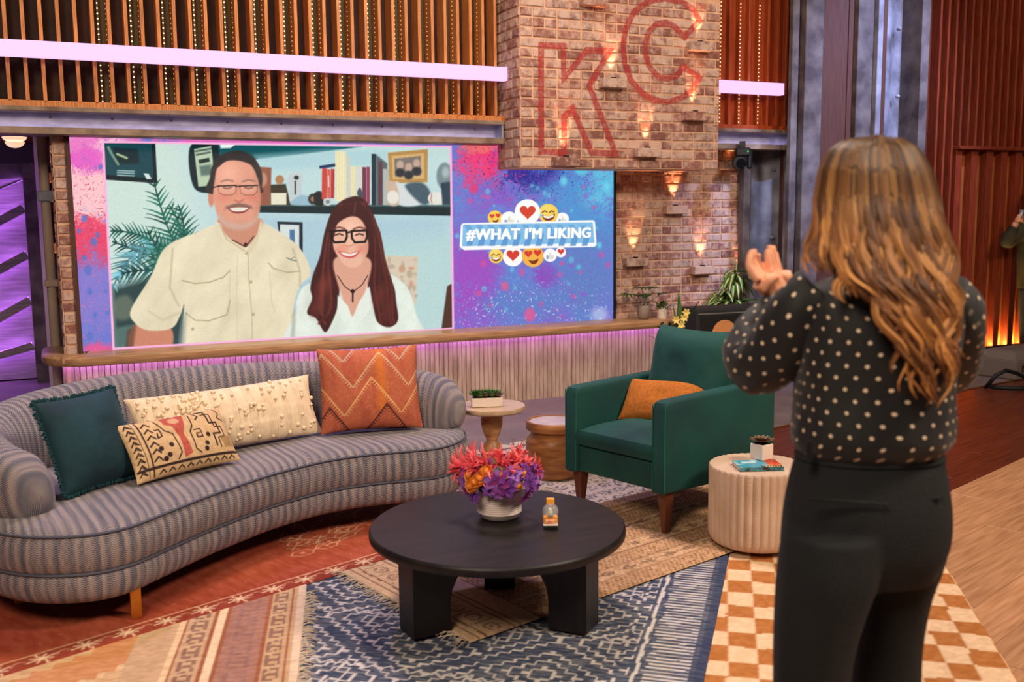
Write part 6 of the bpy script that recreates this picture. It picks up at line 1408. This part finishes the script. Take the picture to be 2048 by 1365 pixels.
# shoes
for px, Z, s_ in ((1612, 2.10, 0), (1765, 2.24, 0)):
    c0 = A(px, 1700, Z); c0[2] = 0; d = HF*.9-RT*.3; d /= np.linalg.norm(d); mb = MB(); mb.tube([np.array([*(c0-d*.10)[:2], .045])-WO, np.array([*(c0)[:2], .05])-WO, np.array([*(c0+d*.13)[:2], .034])-WO], [.035, .042, .028], 12); mb.build('shoe', m_dark, wm, True)
# blouse
bl = MB(); rows = dense([(548, 1700, 1800, ZW, .062), (560, 1655, 1855, ZW, .082), (578, 1620, 1895, ZW, .104), (610, 1606, 1910, ZW, .122), (660, 1602, 1912, ZW, .130), (720, 1596, 1906, ZW, .130), (780, 1590, 1903, ZW, .130), (835, 1584, 1906, ZW, .136), (870, 1582, 1904, ZW, .138), (893, 1590, 1892, ZW, .126), (908, 1604, 1874, ZW, .108)], 40)
R1, UV1 = shape_rings(rows, 56, 2.4); R1 = np.array(R1)-WO
ang = np.arctan2(*(R1-R1.mean(1, keepdims=True))[..., 1::-1].transpose(2, 0, 1)); R1 += ((fbm(ang*4, R1[..., 2]*7, 3, 6)-.5)*.016)[..., None]*(R1-R1.mean(1, keepdims=True))/.12
bl.loft(R1, UV1, cap=False)
def sleeve(pts, rad, seed):
    P = catmull([p-WO for p in pts], 34); Rr = np.interp(np.linspace(0, 1, 34), np.linspace(0, 1, len(rad)), rad); k = MB(); k.tube(P, Rr, 28, cap=True)
    v = np.array(k.v).reshape(34, 28, 3); c = P[:, None]; th = np.linspace(0, 2*PI, 28, endpoint=False)[None]; L_ = np.linspace(0, 1, 34)[:, None]
    w_ = 1+.13*(fbm(np.cos(th)*2+5+L_*6, np.sin(th)*2+L_*9, 3, seed)-.5)*2; v = c+(v-c)*w_[..., None]
    uv = np.array(k.uv).reshape(34, 28, 2); uv[..., 0] = (uv[..., 0]-.5)*2*PI*.062
    bl.add(v.reshape(-1, 3), k.f, uv.reshape(-1, 2))
sleeve([A(1640, 584, 2.15), A(1600, 625, 2.16), A(1562, 690, 2.20), A(1520, 728, 2.26), A(1502, 700, 2.32), A(1520, 650, 2.37), A(1553, 606, 2.40)], [.062, .070, .072, .072, .066, .050, .030], 3)
sleeve([A(1880, 590, 2.17), A(1905, 640, 2.20), A(1895, 720, 2.30), A(1840, 760, 2.42), A(1760, 740, 2.46), A(1660, 670, 2.47), A(1588, 618, 2.46)], [.060, .070, .070, .066, .06, .048, .028], 5)
bl.build('blouse', m_dots, wm, True, uv=True)
# hair
m_hair, nt, b = material('golden_brown_hair'); a_ = node(nt, 'ShaderNodeVertexColor', layer_name='paint'); nt.links.new(a_.outputs['Color'], b.inputs['Base Color']); b.inputs['Roughness'].default_value = .5; b.inputs['Specular IOR Level'].default_value = .25
hr = MB(); r = np.random.default_rng(61)
rows = dense([(284, 1742, 1768, 2.19, .02), (298, 1708, 1798, 2.19, .045), (318, 1686, 1814, 2.19, .066), (350, 1668, 1832, 2.19, .084), (400, 1658, 1848, 2.185, .094), (460, 1652, 1860, 2.175, .094), (520, 1652, 1872, 2.15, .09), (575, 1690, 1880, 2.12, .07), (640, 1760, 1870, 2.09, .045)], 26)
R1, _ = shape_rings(rows, 40, 2.1); ncap = 26*40; cc = np.tile(lin((104, 68, 42)), (ncap, 1)); hr.loft(np.array(R1)-WO, c=cc)
tones = [(168, 116, 66), (132, 88, 52), (104, 68, 42), (192, 138, 80), (84, 54, 36), (152, 102, 58), (118, 78, 48)]
SIL = np.array([(268, 1736, 1770), (280, 1688, 1816), (300, 1660, 1838), (340, 1640, 1860), (400, 1629, 1878), (460, 1622, 1892), (520, 1612, 1906), (560, 1610, 1914), (620, 1650, 1922), (700, 1690, 1920), (760, 1730, 1912), (830, 1790, 1896)], float)
NL = 70
for L in range(NL):
    f0 = (L+.5+r.uniform(-.4, .4))/NL; base = np.array(tones[r.integers(len(tones))], float)
    if f0 < .20: yend = r.uniform(528, 556)
    elif f0 < .34: yend = r.uniform(560, 640)
    elif f0 < .5: yend = r.uniform(640, 790) if L % 2 else r.uniform(600, 680)
    else: yend = r.uniform(715, 822)
    ph = r.uniform(0, 2*PI); amp = r.uniform(9, 20); lump = r.uniform(120, 165); lay = r.uniform(0, 1); curl = r.uniform(-1, 1)
    for j_ in range(17):
        f = f0+r.normal(0, .012); dl = r.normal(0, 1); npt = 30; pts = []; ys = 269+16*abs(f-.55)+lay*4; ye = yend-abs(r.normal(0, 14))
        for j in range(npt):
            q = j/(npt-1); y_ = ys+(ye-ys)*q; xl, xr = np.interp(y_, SIL[:, 0], SIL[:, 1]), np.interp(y_, SIL[:, 0], SIL[:, 2]); ff = f
            if y_ > 560 and f > .2: ff = f+(.72-f)*.30*min(1, (y_-560)/200)
            wav = np.clip((y_-390)/170, 0, 1); pin = 1-.35*np.clip((q-.75)/.25, 0, 1)
            x_ = xl+(xr-xl)*(f0+(ff-f0)*pin if y_ <= 560 else ff); x_ += amp*wav*math.sin(y_/lump*2*PI+ph)+curl*26*max(0, q-.82)/.18*wav
            cx = (xl+xr)/2; hw = max((xr-xl)/2, 10); s_ = min(abs((x_-cx)/hw), 1.0)
            R_d = np.interp(y_, [265, 290, 340, 420, 520, 600, 820], [.03, .08, .115, .127, .127, .09, .055]); Zc = np.interp(y_, [265, 400, 520, 580, 620, 820], [2.18, 2.175, 2.14, 2.08, 2.055, 2.03])
            Z = Zc-R_d*math.sqrt(max(0, 1-s_*s_))-.010*(1-lay)*wav-.004*dl*wav-.007*wav*math.cos(y_/lump*2*PI+ph)
            pts.append(A(x_, y_, Z)-WO)
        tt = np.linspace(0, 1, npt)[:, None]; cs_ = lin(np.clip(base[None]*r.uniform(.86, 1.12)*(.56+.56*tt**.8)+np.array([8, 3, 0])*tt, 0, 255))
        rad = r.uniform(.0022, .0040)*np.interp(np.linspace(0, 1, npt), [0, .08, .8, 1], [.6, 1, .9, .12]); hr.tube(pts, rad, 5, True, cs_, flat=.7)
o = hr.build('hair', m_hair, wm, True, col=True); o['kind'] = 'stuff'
# ---- crew member half out of frame
ZC = 9.8; co_ = A(2068, 700, ZC); co_[2] = .01
pm = thing('person', 'person in dark olive jacket standing by the cedar wall, hand raised', 'person', tuple(co_))
def PC(px, py, dz=0.0): return A(px, py, ZC+dz)-co_
b2 = MB()
def ch2(mb, pts, rad, n=10): mb.tube(catmull(pts, len(pts)*4), np.interp(np.linspace(0, 1, len(pts)*4), np.linspace(0, 1, len(rad)), rad), n)
b2.ball(PC(2078, 392), (.08, .095, .115), 16, 12); b2.ball(PC(2070, 396, -.095), (.013, .014, .02), 8, 6); ch2(b2, [PC(2078, 412), PC(2078, 440)], [.055, .06])
ch2(b2, [PC(2078, 440), PC(2078, 500), PC(2078, 570)], [.12, .15, .13]); ch2(b2, [PC(2060, 570), PC(2058, 640), PC(2056, 725)], [.085, .065, .045]); ch2(b2, [PC(2096, 570), PC(2098, 640), PC(2100, 725)], [.085, .065, .045])
ch2(b2, [PC(2048, 450), PC(2016, 482, -.05), PC(2032, 446, -.16)], [.05, .045, .03]); ch2(b2, [PC(2108, 450), PC(2125, 490), PC(2105, 520, -.1)], [.05, .045, .03])
b2.ball(PC(2036, 440, -.17), (.035, .03, .035), 10, 8)
for k in range(4): ch2(b2, [PC(2034, 431+k*4.2, -.19), PC(2042, 430+k*4.2, -.21), PC(2047, 433+k*4.2, -.19)], [.010, .0095, .008], 7)
ch2(b2, [PC(2033, 438, -.18), PC(2040, 430, -.2), PC(2045, 428, -.2)], [.011, .010, .008], 7)
remeshed(b2, 'body', m_skin, pm, .008, 3)
j2 = MB(); ch2(j2, [PC(2078, 438), PC(2078, 460), PC(2078, 520), PC(2078, 575)], [.10, .19, .20, .19], 16); ch2(j2, [PC(2050, 452), PC(2014, 484, -.05), PC(2030, 452, -.15)], [.075, .072, .045], 14); ch2(j2, [PC(2106, 452), PC(2128, 490), PC(2108, 516, -.09)], [.075, .07, .045], 14)
remeshed(j2, 'jacket', M('olive_cloth', (66, 62, 40), .8, c2=(30, 32, 30), scale=3), pm, .012, 4)
t2 = MB(); ch2(t2, [PC(2078, 560), PC(2078, 590)], [.18, .18], 16); ch2(t2, [PC(2060, 580), PC(2056, 650), PC(2056, 722)], [.105, .085, .07], 14); ch2(t2, [PC(2096, 580), PC(2100, 650), PC(2100, 722)], [.105, .085, .07], 14)
remeshed(t2, 'trousers', M('dark_trousers', (26, 30, 36), .85), pm, .012, 4)
hb = MB(); hb.ball(PC(2079, 381, .035), (.09, .10, .105), 16, 10); hb.build('hair', M('dark_hair', (40, 30, 26), .5), pm, True)
for px in (2054, 2100): c_ = PC(px, 724); mb = MB(); mb.tube([c_+HF*.06+np.array([0, 0, .0]), c_-HF*.16], [.045, .035], 10); v_ = np.array(mb.v); v_[:, 2] = np.clip(v_[:, 2], -co_[2]+.004, -co_[2]+.085); mb.v = [tuple(p) for p in v_]; mb.build('shoe', m_dark, pm, True)
q = MB().tube([PC(2044, 420, -.2), PC(2040, 444, -.2)], [.022, .015], 12).build('handheld_microphone', M('mic_grey', (150, 150, 156), .4, .5), None, True); q.location = co_; tag(q, 'grey handheld microphone in the crew member\'s raised hand', 'microphone')
